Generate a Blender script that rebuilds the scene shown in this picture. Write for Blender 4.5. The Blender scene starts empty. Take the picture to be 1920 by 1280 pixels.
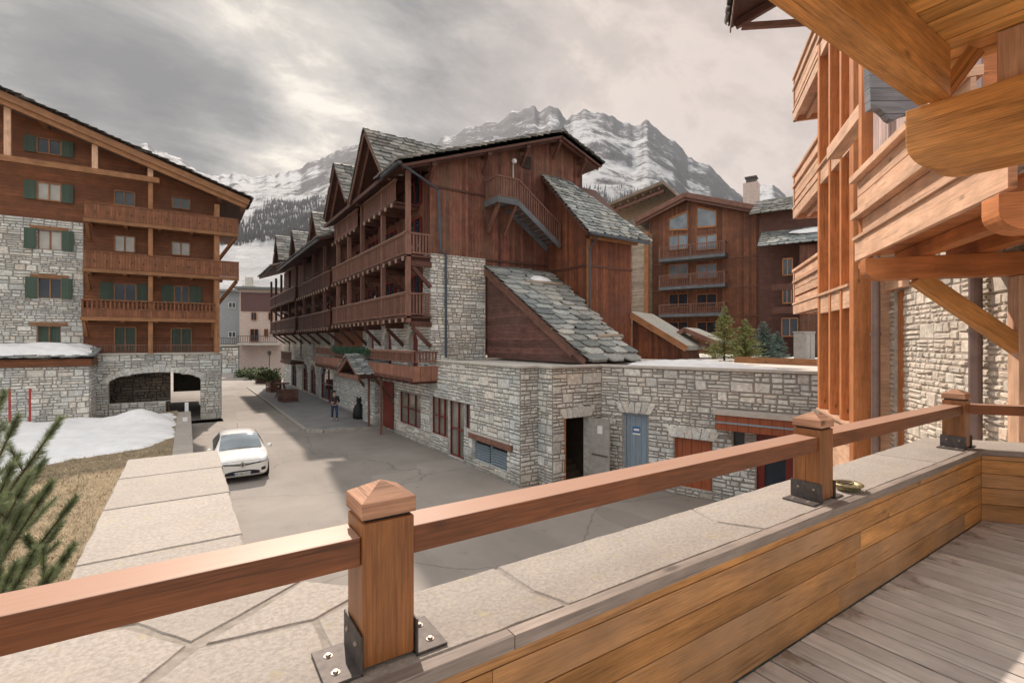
import bpy, bmesh, math, random
from mathutils import Vector, Matrix, noise
R = math.radians
V = Vector
rnd = random.Random(7)
scene = bpy.context.scene
col = scene.collection

# ------------------------------------------------------------------ camera, world, sun, exposure
H = 4.9                      # eye height above the street
YAW = R(33.5)
FPX = 922.0                  # focal length in pixels of a 1920 px wide picture
SN, CS = math.sin(YAW), math.cos(YAW)
cam_d = bpy.data.cameras.new('camera'); cam = bpy.data.objects.new('camera', cam_d); col.objects.link(cam)
cam.location = (0, 0, H); cam.rotation_euler = (R(90), 0, -YAW)
cam_d.sensor_width = 36; cam_d.lens = 36*FPX/1920; cam_d.clip_start = .05; cam_d.clip_end = 20000
scene.camera = cam
scene.view_settings.view_transform = 'Standard'; scene.view_settings.look = 'None'
scene.view_settings.exposure = 0.22; scene.view_settings.gamma = 1
scene.render.resolution_x = 1024; scene.render.resolution_y = 682
SUN_EL, SUN_AZ = R(42), R(12)      # azimuth from +Y towards +X
sun_d = bpy.data.lights.new('sun', 'SUN'); sun = bpy.data.objects.new('sun', sun_d); col.objects.link(sun)
sun_d.energy = 5.0; sun_d.angle = R(1.1); sun_d.color = (1.0, .86, .73)
sdir = V((math.sin(SUN_AZ)*math.cos(SUN_EL), math.cos(SUN_AZ)*math.cos(SUN_EL), math.sin(SUN_EL)))
sun.rotation_euler = (-sdir).to_track_quat('-Z', 'Y').to_euler(); sun.location = (0, 0, 60)

world = bpy.data.worlds.new('World'); scene.world = world; world.use_nodes = True
nt = world.node_tree; N = nt.nodes; L = nt.links
N.clear()
def nd(t, **k):
    n = N.new(t)
    for a, b in k.items(): setattr(n, a, b)
    return n
wo = nd('ShaderNodeOutputWorld'); bg = nd('ShaderNodeBackground')
sky = nd('ShaderNodeTexSky', sky_type='NISHITA'); sky.sun_disc = False
sky.sun_elevation = SUN_EL; sky.sun_rotation = SUN_AZ; sky.altitude = 1800
tc = nd('ShaderNodeTexCoord'); sep = nd('ShaderNodeSeparateXYZ'); L.new(tc.outputs['Generated'], sep.inputs[0])
def wmath(op, a, b=None, c=None):
    n = nd('ShaderNodeMath', operation=op)
    for i, v in enumerate((a, b, c)):
        if v is None: continue
        if isinstance(v, (int, float)): n.inputs[i].default_value = v
        else: L.new(v, n.inputs[i])
    return n.outputs[0]
def wramp(fac, stops):
    n = nd('ShaderNodeValToRGB'); L.new(fac, n.inputs[0]); e = n.color_ramp.elements
    while len(e) < len(stops): e.new(.5)
    for el, (p, c) in zip(e, stops): el.position = p; el.color = (*c, 1) if len(c) == 3 else c
    return n.outputs[0]
def wmix(f, a, b):
    n = nd('ShaderNodeMix', data_type='RGBA')
    for i, v in ((0, f), (6, a), (7, b)):
        if isinstance(v, tuple): n.inputs[i].default_value = (*v, 1)
        elif isinstance(v, (int, float)): n.inputs[i].default_value = v
        else: L.new(v, n.inputs[i])
    return n.outputs[2]
# cloud layer: directions projected on a flat ceiling, so clouds get smaller towards the horizon
zc = wmath('MAXIMUM', sep.outputs[2], .0)
zd = wmath('ADD', zc, .34)
cx = wmath('DIVIDE', sep.outputs[0], zd); cy = wmath('DIVIDE', sep.outputs[1], zd)
cmb = nd('ShaderNodeCombineXYZ'); L.new(cx, cmb.inputs[0]); L.new(cy, cmb.inputs[1])
n1 = nd('ShaderNodeTexNoise'); n1.inputs['Scale'].default_value = 1.25; n1.inputs['Detail'].default_value = 12; n1.inputs['Roughness'].default_value = .58; n1.inputs['Distortion'].default_value = .5
mp = nd('ShaderNodeMapping'); L.new(cmb.outputs[0], mp.inputs[0]); mp.inputs['Location'].default_value = (3.1, 1.7, 0); mp.inputs['Rotation'].default_value = (0, 0, R(80)); mp.inputs['Scale'].default_value = (1, 1.7, 1)
L.new(mp.outputs[0], n1.inputs['Vector'])
n2 = nd('ShaderNodeTexNoise'); n2.inputs['Scale'].default_value = 3.6; n2.inputs['Detail'].default_value = 12; n2.inputs['Roughness'].default_value = .62; n2.inputs['Distortion'].default_value = .3
L.new(mp.outputs[0], n2.inputs['Vector'])
def blob(px, py, size):      # soft angular patch round the direction of a cloud seen in the sky
    d = V((CS, -SN, 0))*((px-960)/FPX) + V((SN, CS, 0)) + V((0, 0, (640-py)/FPX)); d.normalize()
    n = nd('ShaderNodeVectorMath', operation='DOT_PRODUCT'); L.new(tc.outputs['Generated'], n.inputs[0]); n.inputs[1].default_value = d
    m = nd('ShaderNodeMapRange', interpolation_type='SMOOTHSTEP'); L.new(n.outputs['Value'], m.inputs[0])
    m.inputs[1].default_value = math.cos(R(size)); m.inputs[2].default_value = 1.0
    return m.outputs[0]
dens = wmath('ADD', wmath('MULTIPLY', n1.outputs[0], .60), wmath('MULTIPLY', n2.outputs[0], .40))
dark = wmath('ADD', wmath('MULTIPLY', blob(230, 185, 10), .16), wmath('MULTIPLY', blob(60, 150, 12), .07))
dark = wmath('ADD', dark, wmath('MULTIPLY', blob(380, 200, 8), .12))
dark = wmath('ADD', dark, wmath('MULTIPLY', blob(330, 30, 10), .01))
dark = wmath('ADD', dark, wmath('MULTIPLY', blob(490, 215, 5), .08))
dark = wmath('ADD', dark, wmath('MULTIPLY', blob(820, 60, 17), .06))
lite = wmath('ADD', wmath('MULTIPLY', blob(560, 120, 13), .10), wmath('MULTIPLY', blob(660, 190, 10), .10))
lite = wmath('ADD', lite, wmath('MULTIPLY', blob(1500, 120, 24), .05))
dens = wmath('ADD', wmath('MULTIPLY', dens, 1.7), -.35)
dens = wmath('SUBTRACT', wmath('ADD', dens, dark), lite)
cloudc = wramp(dens, [(.32, (.88, .80, .69)), (.42, (.58, .53, .475)), (.50, (.46, .43, .395)), (.58, (.345, .33, .307)), (.70, (.215, .212, .205)), (.85, (.145, .145, .143))])
pink = wmath('MULTIPLY', blob(1560, 300, 46), .62)
cloudc = wmix(pink, cloudc, (.53, .405, .365))
cov = wmath('MULTIPLY', wramp(dens, [(.16, (.80,)*3), (.30, (.97,)*3)]), 1.0)
skys = nd('ShaderNodeVectorMath', operation='SCALE'); L.new(sky.outputs[0], skys.inputs[0]); skys.inputs[3].default_value = .10
# sky made brighter and cooler overhead and behind the viewer, added as fill light
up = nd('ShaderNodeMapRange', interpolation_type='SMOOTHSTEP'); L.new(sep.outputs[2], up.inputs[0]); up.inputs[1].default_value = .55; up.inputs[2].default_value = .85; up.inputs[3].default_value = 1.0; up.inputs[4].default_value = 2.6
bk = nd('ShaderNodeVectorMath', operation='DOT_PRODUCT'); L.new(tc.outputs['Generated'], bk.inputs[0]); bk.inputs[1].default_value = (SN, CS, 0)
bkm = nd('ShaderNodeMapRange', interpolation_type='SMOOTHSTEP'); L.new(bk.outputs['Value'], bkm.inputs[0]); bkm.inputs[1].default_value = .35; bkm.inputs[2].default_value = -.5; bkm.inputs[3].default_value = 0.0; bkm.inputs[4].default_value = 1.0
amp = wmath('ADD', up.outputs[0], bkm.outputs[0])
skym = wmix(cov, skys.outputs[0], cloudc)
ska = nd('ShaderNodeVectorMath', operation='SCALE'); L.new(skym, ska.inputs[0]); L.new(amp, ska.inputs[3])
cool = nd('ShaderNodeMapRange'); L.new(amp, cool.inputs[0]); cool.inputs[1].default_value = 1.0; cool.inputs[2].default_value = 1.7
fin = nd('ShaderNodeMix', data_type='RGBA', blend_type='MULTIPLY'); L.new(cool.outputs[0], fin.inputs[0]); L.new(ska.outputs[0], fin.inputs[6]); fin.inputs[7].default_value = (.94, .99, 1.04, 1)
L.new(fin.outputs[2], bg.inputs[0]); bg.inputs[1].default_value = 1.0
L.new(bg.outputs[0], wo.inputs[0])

# ------------------------------------------------------------------ measuring helpers
def ray(px, py=640):
    return V((CS, -SN, 0))*((px-960)/FPX) + V((SN, CS, 0)) + V((0, 0, (640-py)/FPX))
O0 = V((0, 0, H))
def onX(px, py, X): d = ray(px, py); return O0 + d*(X/d.x)
def onY(px, py, Y): d = ray(px, py); return O0 + d*(Y/d.y)
def onZ(px, py, Z): d = ray(px, py); return O0 + d*((Z-H)/d.z)
def at(px, py, D): return O0 + ray(px, py)*D
def on_line(px, P, d):        # plan point where sight line px crosses the line P + k d
    r = ray(px); den = r.x*d[1]-r.y*d[0]
    k = (r.y*P[0]-r.x*P[1])/den
    return V((P[0]+k*d[0], P[1]+k*d[1], 0)), k

# ------------------------------------------------------------------ mesh builder
class MB:
    def __init__(s, seed=1):
        s.v = []; s.f = []; s.uv = []; s.var = []; s.r = random.Random(seed)
    def face(s, pts, along=None, var=None, off=(0, 0)):
        pts = [V(p) for p in pts]
        b = len(s.v); s.v.extend(pts); s.f.append(list(range(b, b+len(pts))))
        n = V((0, 0, 0))
        for i in range(len(pts)):
            a, c = pts[i], pts[(i+1) % len(pts)]
            n += V(((a.y-c.y)*(a.z+c.z), (a.z-c.z)*(a.x+c.x), (a.x-c.x)*(a.y+c.y)))
        if n.length < 1e-12: n = V((0, 0, 1))
        n.normalize()
        if along is not None and abs(n.dot(along)) < .95:
            u = (along - n*n.dot(along)).normalized(); w = n.cross(u)
        elif abs(n.z) > .985:
            u = V((1, 0, 0)); w = V((0, 1, 0))
        else:
            u = V((-n.y, n.x, 0)).normalized(); w = n.cross(u)
            if w.z < 0: w = -w
        for p in pts: s.uv.extend((p.dot(u)+off[0], p.dot(w)+off[1]))
        s.var.append(s.r.random() if var is None else var)
    def hull(s, a, b, along=None, var=None, off=(0, 0)):     # prism between polygon a and polygon b (same count), outward from a
        n = len(a); s.face(a, along, var, off); s.face(list(reversed(b)), along, var, off)
        for i in range(n):
            j = (i+1) % n
            s.face([a[i], b[i], b[j], a[j]], along, var, off)
    def box(s, x0, x1, y0, y1, z0, z1, along=None, var=None):
        if var is None: var = s.r.random()
        if along is None:
            pass
        o = (s.r.random()*20, s.r.random()*20) if along is not None else (0, 0)
        a = [(x0, y0, z1), (x1, y0, z1), (x1, y1, z1), (x0, y1, z1)]; b = [(x, y, z0) for x, y, z in a]
        s.hull([V(p) for p in a], [V(p) for p in b], along, var, o)
    def beam(s, p0, p1, w, h, up=(0, 0, 1), var=None):        # w sideways, h along up
        p0 = V(p0); p1 = V(p1); d = (p1-p0).normalized(); up = V(up)
        if abs(d.dot(up)) > .98: up = V((1, 0, 0))
        sd = d.cross(up).normalized(); u2 = sd.cross(d).normalized()
        if var is None: var = s.r.random()
        q = [sd*(-w/2)+u2*(-h/2), sd*(w/2)+u2*(-h/2), sd*(w/2)+u2*(h/2), sd*(-w/2)+u2*(h/2)]
        s.hull([p0+k for k in q], [p1+k for k in q], d, var, (s.r.random()*20, s.r.random()*20))
    def prism(s, poly, vec, along=None, var=None):            # polygon (3D) swept by vec
        poly = [V(p) for p in poly]; vec = V(vec)
        if var is None: var = s.r.random()
        s.hull(poly, [p+vec for p in poly], along, var, (s.r.random()*9, s.r.random()*9) if along is not None else (0, 0))
    def tube(s, pts, rad, n=8, var=None, cap=True):
        pts = [V(p) for p in pts]
        if not hasattr(rad, '__len__'): rad = [rad]*len(pts)
        rings = []
        for i, p in enumerate(pts):
            d = (pts[min(i+1, len(pts)-1)]-pts[max(i-1, 0)]).normalized()
            a = d.cross(V((0, 0, 1))) if abs(d.z) < .95 else d.cross(V((1, 0, 0)))
            a.normalize(); b = d.cross(a)
            rings.append([p+(a*math.cos(2*math.pi*k/n)+b*math.sin(2*math.pi*k/n))*rad[i] for k in range(n)])
        if var is None: var = s.r.random()
        for i in range(len(rings)-1):
            for k in range(n):
                j = (k+1) % n
                s.face([rings[i][k], rings[i][j], rings[i+1][j], rings[i+1][k]], (pts[i+1]-pts[i]).normalized(), var)
        if cap: s.face(list(reversed(rings[0])), None, var); s.face(rings[-1], None, var)
    def lathe(s, c, prof, n=20, var=None):                     # prof: (radius, z)
        c = V(c); rg = [[c+V((r*math.cos(2*math.pi*k/n), r*math.sin(2*math.pi*k/n), z)) for k in range(n)] for r, z in prof]
        if var is None: var = s.r.random()
        for i in range(len(rg)-1):
            for k in range(n):
                j = (k+1) % n
                s.face([rg[i][k], rg[i][j], rg[i+1][j], rg[i+1][k]], None, var)
    def build(s, name, mat, parent=None, bevel=0, smooth=False, weld=False):
        me = bpy.data.meshes.new(name); me.from_pydata([tuple(p) for p in s.v], [], s.f)
        uvl = me.uv_layers.new(name='UVMap'); uvl.data.foreach_set('uv', s.uv)
        at_ = me.attributes.new('var', 'FLOAT', 'FACE'); at_.data.foreach_set('value', s.var)
        me.materials.append(mat)
        if weld or smooth or bevel:
            bm = bmesh.new(); bm.from_mesh(me); bmesh.ops.remove_doubles(bm, verts=bm.verts, dist=.0004); bmesh.ops.recalc_face_normals(bm, faces=bm.faces); bm.to_mesh(me); bm.free()
        me.update()
        o = bpy.data.objects.new(name, me); col.objects.link(o)
        if parent is not None: o.parent = parent; o.matrix_parent_inverse = parent.matrix_world.inverted() if False else Matrix.Translation(-parent_world(parent))
        if smooth:
            me.polygons.foreach_set('use_smooth', [True]*len(me.polygons))
        if bevel:
            m = o.modifiers.new('bevel', 'BEVEL'); m.width = bevel; m.segments = 2; m.limit_method = 'ANGLE'; m.angle_limit = R(40)
        return o
def parent_world(o):
    p = V(o.location)
    if o.parent is not None: p = p + parent_world(o.parent) + V(o.matrix_parent_inverse.translation)
    return p
def tag(o, label=None, cat=None, group=None, kind=None):
    if label: o['label'] = label
    if cat: o['category'] = cat
    if group: o['group'] = group
    if kind: o['kind'] = kind
    return o
def thing(name, label, cat, loc=(0, 0, 0), group=None):
    o = bpy.data.objects.new(name, None); col.objects.link(o); o.location = loc; o.empty_display_size = .2
    return tag(o, label, cat, group)
def struct(name, mb, mat, **k):
    o = mb.build(name, mat, **k); o['kind'] = 'structure'; return o
def copy_tree(o, parent=None):
    c = o.copy(); col.objects.link(c)
    if parent is not None: c.parent = parent
    for ch in [x for x in bpy.data.objects if x.parent == o]: copy_tree(ch, c)
    return c

# ------------------------------------------------------------------ materials
class MT:
    def __init__(s, name, rough=.8, spec=.3):
        s.m = bpy.data.materials.new(name); s.m.use_nodes = True; s.t = s.m.node_tree; s.N = s.t.nodes; s.L = s.t.links
        s.p = s.N['Principled BSDF']; s.p.inputs['Roughness'].default_value = rough; s.p.inputs['Specular IOR Level'].default_value = spec
    def n(s, t, **k):
        x = s.N.new(t)
        for a, b in k.items(): setattr(x, a, b)
        return x
    def put(s, sock, v):
        if isinstance(v, tuple): sock.default_value = (*v, 1) if len(v) == 3 and len(sock.default_value) == 4 else v
        elif isinstance(v, (int, float)): sock.default_value = v
        else: s.L.new(v, sock)
    def math(s, op, a, b=None, c=None):
        x = s.n('ShaderNodeMath', operation=op)
        for i, v in enumerate((a, b, c)):
            if v is not None: s.put(x.inputs[i], v)
        return x.outputs[0]
    def mix(s, f, a, b, mode='MIX'):
        x = s.n('ShaderNodeMix', data_type='RGBA', blend_type=mode)
        s.put(x.inputs[0], f); s.put(x.inputs[6], a); s.put(x.inputs[7], b); return x.outputs[2]
    def ramp(s, f, stops):
        x = s.n('ShaderNodeValToRGB'); s.put(x.inputs[0], f); e = x.color_ramp.elements
        while len(e) < len(stops): e.new(.5)
        for el, (p, c) in zip(e, stops): el.position = p; el.color = (*c, 1) if isinstance(c, tuple) else (c, c, c, 1)
        return x.outputs[0]
    def uv(s): return s.n('ShaderNodeUVMap').outputs[0]
    def obj(s): return s.n('ShaderNodeTexCoord').outputs['Object']
    def geo(s): return s.n('ShaderNodeNewGeometry').outputs['Position']
    def var(s):
        a = s.n('ShaderNodeAttribute'); a.attribute_name = 'var'; return a.outputs['Fac']
    def mapv(s, v, sc=(1, 1, 1), loc=(0, 0, 0)):
        x = s.n('ShaderNodeMapping'); s.L.new(v, x.inputs[0]); x.inputs['Scale'].default_value = sc; s.put(x.inputs['Location'], loc) ; return x.outputs[0]
    def noise(s, v, scale, detail=4, rough=.55, dist=0):
        x = s.n('ShaderNodeTexNoise'); s.L.new(v, x.inputs['Vector']); x.inputs['Scale'].default_value = scale; x.inputs['Detail'].default_value = detail; x.inputs['Roughness'].default_value = rough; x.inputs['Distortion'].default_value = dist; return x.outputs[0]
    def white(s, v):
        x = s.n('ShaderNodeTexWhiteNoise', noise_dimensions='1D'); s.put(x.inputs['W'], v); return x.outputs['Value']
    def bump(s, h, st=.3, dist=.02):
        x = s.n('ShaderNodeBump'); x.inputs['Strength'].default_value = st; x.inputs['Distance'].default_value = dist; s.L.new(h, x.inputs['Height']); s.L.new(x.outputs[0], s.p.inputs['Normal'])
    def col(s, c): s.put(s.p.inputs['Base Color'], c)
def sc3(c, k): return tuple(min(1, x*k) for x in c)

def wood(name, c, plank=None, vert=False, vary=.35, rough=.62, grain=.5, knots=True, weather=None, gap=.05, spec=.35, toptone=None):
    m = MT(name, rough, spec); uv = m.uv(); va = m.var()
    se = m.n('ShaderNodeSeparateXYZ'); m.L.new(uv, se.inputs[0])
    a, b = (se.outputs[1], se.outputs[0]) if vert else (se.outputs[0], se.outputs[1])   # a along grain, b across
    if plank:
        q = m.math('DIVIDE', b, plank); idx = m.math('FLOOR', q); fr = m.math('FRACT', q)
        pv = m.white(m.math('ADD', idx, m.math('MULTIPLY', va, 91.0)))
        edge = m.math('MINIMUM', fr, m.math('SUBTRACT', 1, fr)); grv = m.ramp(edge, [(0, .0), (gap, 1.0)])
    else:
        pv = m.white(m.math('MULTIPLY', va, 173.0)); grv = None
    co = m.n('ShaderNodeCombineXYZ'); m.put(co.inputs[0], m.math('MULTIPLY', a, 1.0)); m.put(co.inputs[1], m.math('MULTIPLY', b, 9.0)); m.put(co.inputs[2], m.math('MULTIPLY', pv, 40.0))
    g1 = m.noise(co.outputs[0], 1.6, 5, .6, .45)
    co2 = m.n('ShaderNodeCombineXYZ'); m.put(co2.inputs[0], m.math('MULTIPLY', a, 2.0)); m.put(co2.inputs[1], m.math('MULTIPLY', b, 60.0)); m.put(co2.inputs[2], m.math('MULTIPLY', pv, 11.0))
    g2 = m.noise(co2.outputs[0], 3.0, 3, .6)
    g = m.math('ADD', m.math('MULTIPLY', g1, .5), m.math('MULTIPLY', g2, .5))
    k1 = 1-grain*.55; k2 = 1+grain*.45
    cc = m.mix(m.ramp(g, [(.37, 0.0), (.63, 1.0)]), sc3(c, k1), sc3(c, k2))
    br = m.math('ADD', m.math('MULTIPLY', pv, vary), 1-vary/2)
    cc = m.mix(1.0, cc, br, 'MULTIPLY')
    if weather:
        wn = m.noise(uv, .55, 4, .6); cc = m.mix(m.math('MULTIPLY', m.ramp(wn, [(.42, 0.0), (.68, 1.0)]), .75), cc, weather)
    if knots:
        vo = m.n('ShaderNodeTexVoronoi', feature='F1'); cv = m.n('ShaderNodeCombineXYZ'); m.put(cv.inputs[0], m.math('MULTIPLY', a, 1.7)); m.put(cv.inputs[1], m.math('MULTIPLY', b, 4.0)); m.put(cv.inputs[2], m.math('MULTIPLY', pv, 30.0)); m.L.new(cv.outputs[0], vo.inputs['Vector']); vo.inputs['Scale'].default_value = 1.0
        cc = m.mix(m.ramp(vo.outputs['Distance'], [(.05, .75), (.11, 0.0)]), cc, sc3(c, .28))
        ck = m.n('ShaderNodeCombineXYZ'); m.put(ck.inputs[0], m.math('MULTIPLY', a, .9)); m.put(ck.inputs[1], m.math('MULTIPLY', b, 34.0)); m.put(ck.inputs[2], m.math('MULTIPLY', pv, 17.0))
        chk = m.ramp(m.noise(ck.outputs[0], 1.3, 3, .5, .3), [(.655, 0.0), (.69, 1.0)]); cc = m.mix(m.math('MULTIPLY', chk, .6), cc, sc3(c, .25))
        bl = m.noise(uv, 2.1, 4, .6); cc = m.mix(1.0, cc, m.ramp(bl, [(.3, .78), (.7, 1.18)]), 'MULTIPLY')
    if grv is not None: cc = m.mix(m.math('MULTIPLY', m.math('SUBTRACT', 1, grv), .8), cc, sc3(c, .12))
    if toptone:       # paler tone on faces turned upwards
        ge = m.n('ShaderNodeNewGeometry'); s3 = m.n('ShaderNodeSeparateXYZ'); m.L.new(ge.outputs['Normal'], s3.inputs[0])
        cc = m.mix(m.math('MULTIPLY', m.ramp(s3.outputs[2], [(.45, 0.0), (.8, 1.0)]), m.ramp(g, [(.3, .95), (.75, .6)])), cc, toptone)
    m.col(cc)
    h = m.math('MULTIPLY', g, .25)
    if grv is not None: h = m.math('ADD', h, grv)
    m.bump(h, .45, .012 if plank else .006)
    return m.m
def stone(name, cols, mortar, rough=.88):
    m = MT(name, rough, .25); uv = m.uv(); va = m.var(); ge = m.geo()
    c = m.ramp(va, [(.02, cols[0]), (.25, cols[1]), (.5, cols[2]), (.75, cols[3]), (1.0, cols[4])])
    n = m.noise(ge, 9, 5, .65); c = m.mix(m.ramp(n, [(.3, .0), (.7, 1.0)]), m.mix(1.0, c, (.62, .62, .62), 'MULTIPLY'), m.mix(1.0, c, (1.22, 1.2, 1.16), 'MULTIPLY'))
    n2 = m.noise(ge, .8, 3, .5); c = m.mix(m.math('MULTIPLY', m.ramp(n2, [(.45, 0.0), (.7, 1.0)]), .35), c, sc3(cols[1], .55))
    tn = m.noise(ge, .30, 3, .5); c = m.mix(1.0, c, m.ramp(tn, [(.38, (.90, .96, 1.0)), (.62, (1.02, .99, .95))]), 'MULTIPLY')
    sz = m.n('ShaderNodeSeparateXYZ'); m.L.new(ge, sz.inputs[0]); dm = m.math('ADD', m.math('MULTIPLY', sz.outputs[2], -.55), m.math('MULTIPLY', m.noise(ge, 1.7, 5, .65), 1.5))
    c = m.mix(m.math('MULTIPLY', m.ramp(dm, [(.38, 0.0), (.75, 1.0)]), .45), c, (.20, .19, .165))
    ism = m.math('LESS_THAN', va, .005); c = m.mix(ism, c, mortar)
    m.col(c); m.bump(m.noise(ge, 16, 6, .7), .6, .02); return m.m
def plain(name, c, rough=.6, metal=0, spec=.4, nz=.15, nscale=6, bump=0):
    m = MT(name, rough, spec); m.p.inputs['Metallic'].default_value = metal
    n = m.noise(m.geo(), nscale, 4, .6); m.col(m.mix(m.ramp(n, [(.3, .0), (.7, 1.0)]), sc3(c, 1-nz), sc3(c, 1+nz)))
    if bump: m.bump(n, bump, .01)
    return m.m
def glass(name, c=(.03, .035, .045), rough=.05):
    m = MT(name, rough, .9); n = m.noise(m.geo(), 1.1, 2, .5)
    m.col(m.mix(n, sc3(c, .4), sc3(c, 1.8))); m.p.inputs['IOR'].default_value = 1.5
    m.bump(m.noise(m.geo(), .9, 1, .5), .15, .02); return m.m

M = {}
M['deck'] = wood('deck boards', (.62, .575, .54), vary=.22, grain=.42, rough=.75, weather=(.40, .34, .30))
def add_stain(mat, lo, hi, colr, thr=.52):      # dirt that has soaked into the boards, in patches, between two y positions
    t = mat.node_tree; p = t.nodes['Principled BSDF']; src = p.inputs['Base Color'].links[0].from_socket
    g = t.nodes.new('ShaderNodeNewGeometry'); s = t.nodes.new('ShaderNodeSeparateXYZ'); t.links.new(g.outputs['Position'], s.inputs[0])
    r = t.nodes.new('ShaderNodeMapRange'); t.links.new(s.outputs[1], r.inputs[0]); r.inputs[1].default_value = lo; r.inputs[2].default_value = hi; r.inputs[3].default_value = -.25; r.inputs[4].default_value = .12
    n = t.nodes.new('ShaderNodeTexNoise'); t.links.new(g.outputs['Position'], n.inputs['Vector']); n.inputs['Scale'].default_value = 4.5; n.inputs['Detail'].default_value = 6; n.inputs['Roughness'].default_value = .65
    a = t.nodes.new('ShaderNodeMath'); a.operation = 'ADD'; t.links.new(r.outputs[0], a.inputs[0]); t.links.new(n.outputs[0], a.inputs[1])
    q = t.nodes.new('ShaderNodeMapRange'); t.links.new(a.outputs[0], q.inputs[0]); q.inputs[1].default_value = thr; q.inputs[2].default_value = thr+.16; q.inputs[4].default_value = .75
    m = t.nodes.new('ShaderNodeMix'); m.data_type = 'RGBA'; t.links.new(q.outputs[0], m.inputs[0]); t.links.new(src, m.inputs[6]); m.inputs[7].default_value = (*colr, 1); t.links.new(m.outputs[2], p.inputs['Base Color'])
add_stain(M['deck'], .95, 1.37, (.20, .13, .085), .55)
M['clad'] = wood('parapet cladding', (.47, .225, .075), vary=.40, grain=.8, rough=.55, weather=(.36, .235, .15))
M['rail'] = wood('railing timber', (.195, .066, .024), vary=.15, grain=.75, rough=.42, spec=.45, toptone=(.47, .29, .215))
M['post'] = wood('post timber', (.275, .108, .034), vary=.2, grain=.7, rough=.42, spec=.45)
M['beam'] = wood('glulam beam', (.52, .24, .075), vary=.22, grain=.8, rough=.5)
M['soffit'] = wood('soffit boards', (.68, .37, .12), vary=.35, grain=.8, rough=.5)
M['palewood'] = wood('pale larch', (.62, .385, .26), vary=.22, grain=.5, rough=.6)
M['orangewood'] = wood('orange larch', (.50, .19, .07), vary=.22, grain=.5, rough=.55)
M['greywood'] = wood('weathered grey wood', (.24, .245, .27), plank=.12, vert=True, vary=.2, grain=.6, rough=.85)
M['log'] = wood('silvered timber', (.27, .21, .165), vary=.4, grain=.7, rough=.8)
M['screen'] = wood('screen boards', (.50, .38, .36), plank=.13, vert=True, vary=.2, grain=.4)
M['red_v'] = wood('dark red vertical siding', (.145, .052, .034), plank=.17, vert=True, vary=.95, grain=1.1, rough=.7, weather=(.17, .095, .062))
M['red_v2'] = wood('rust vertical siding', (.19, .062, .028), plank=.17, vert=True, vary=.7, grain=.9, rough=.7, weather=(.11, .043, .030))
M['red_h'] = wood('dark red horizontal siding', (.13, .060, .048), plank=.15, vary=.8, grain=1.0, rough=.7, weather=(.15, .09, .075))
M['redtim'] = wood('dark red timber', (.095, .040, .030), vary=.5, grain=.6, rough=.65)
M['redlight'] = wood('faded red timber', (.185, .092, .068), vary=.4, grain=.6, rough=.7)
M['chal_h'] = wood('chestnut horizontal siding', (.20, .070, .026), plank=.19, vary=.35, grain=.6, rough=.6, weather=(.15, .05, .022))
M['chal_b'] = wood('chestnut balcony boards', (.21, .082, .038), plank=.14, vert=True, vary=.35, grain=.6, rough=.6)
M['chal_t'] = wood('honey timber', (.30, .14, .062), vary=.3, grain=.6, rough=.6)
M['oakgrey'] = wood('silvered logs', (.33, .275, .22), plank=.16, vary=.5, grain=.7, rough=.8)
M['farwood'] = wood('far brown siding', (.20, .078, .038), plank=.2, vert=True, vary=.8, grain=.6, weather=(.12, .05, .034))
M['farpink'] = plain('pink render', (.52, .42, .38), .9)
M['stone'] = stone('grey rubble stone', [(.52, .53, .53), (.66, .665, .655), (.75, .745, .725), (.81, .80, .775), (.68, .62, .565)], (.27, .255, .235))
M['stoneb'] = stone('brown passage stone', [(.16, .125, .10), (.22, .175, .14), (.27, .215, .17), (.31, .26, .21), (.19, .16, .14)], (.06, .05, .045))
M['stonew'] = stone('cream rubble stone', [(.62, .55, .47), (.72, .64, .56), (.80, .71, .62), (.72, .60, .51), (.62, .57, .52)], (.42, .36, .31))
M['slate'] = stone('slate slabs', [(.15, .165, .17), (.24, .255, .255), (.34, .35, .345), (.44, .445, .43), (.20, .22, .235)], (.03, .03, .03), .7)
M['slateb'] = stone('brown slate slabs', [(.13, .125, .12), (.20, .195, .185), (.28, .27, .25), (.36, .34, .32), (.16, .155, .16)], (.03, .03, .03), .75)
M['glass'] = glass('window glass', (.02, .028, .04)); M['glass'].node_tree.nodes['Principled BSDF'].inputs['Specular IOR Level'].default_value = .45
M['curtain'] = glass('glass with pale curtains', (.34, .32, .29), .15)
M['glassl'] = glass('curtained glass', (.17, .16, .14), .08)
M['shutter'] = wood('green shutter', (.055, .088, .066), plank=.12, vert=True, vary=.2, grain=.3, knots=False, rough=.6)
M['redpaint'] = plain('dark red paint', (.17, .022, .015), .4)
M['frame'] = wood('window frame wood', (.36, .155, .06), vary=.3, grain=.4)
M['iron'] = plain('dark steel', (.105, .090, .085), .62, .35, nz=.3, nscale=30)
M['bolt'] = plain('zinc bolt', (.40, .33, .28), .5, .6)
M['pipe'] = plain('brown grey zinc pipe', (.22, .16, .15), .45, .4)
M['gutter'] = plain('dark zinc gutter', (.07, .085, .11), .45, .3)
M['black'] = plain('black', (.012, .012, .013), .6)
M['dark'] = plain('dark interior', (.03, .022, .018), .9)
M['bluedoor'] = wood('blue grey door paint', (.23, .30, .37), plank=.2, vert=True, vary=.12, grain=.3, knots=False, rough=.6)
M['greydoor'] = plain('grey door paint', (.32, .31, .30), .6)
M['louver'] = plain('blue grey louvre', (.25, .31, .36), .6)
M['white'] = plain('white paint', (.75, .75, .76), .6, nz=.05)
M['signblue'] = plain('sign blue', (.03, .12, .38), .5)
M['needle'] = plain('pine needles', (.25, .295, .165), .6, nz=.5, nscale=14)
M['bark'] = plain('bark', (.13, .085, .055), .9, nz=.4, nscale=20)
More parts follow.
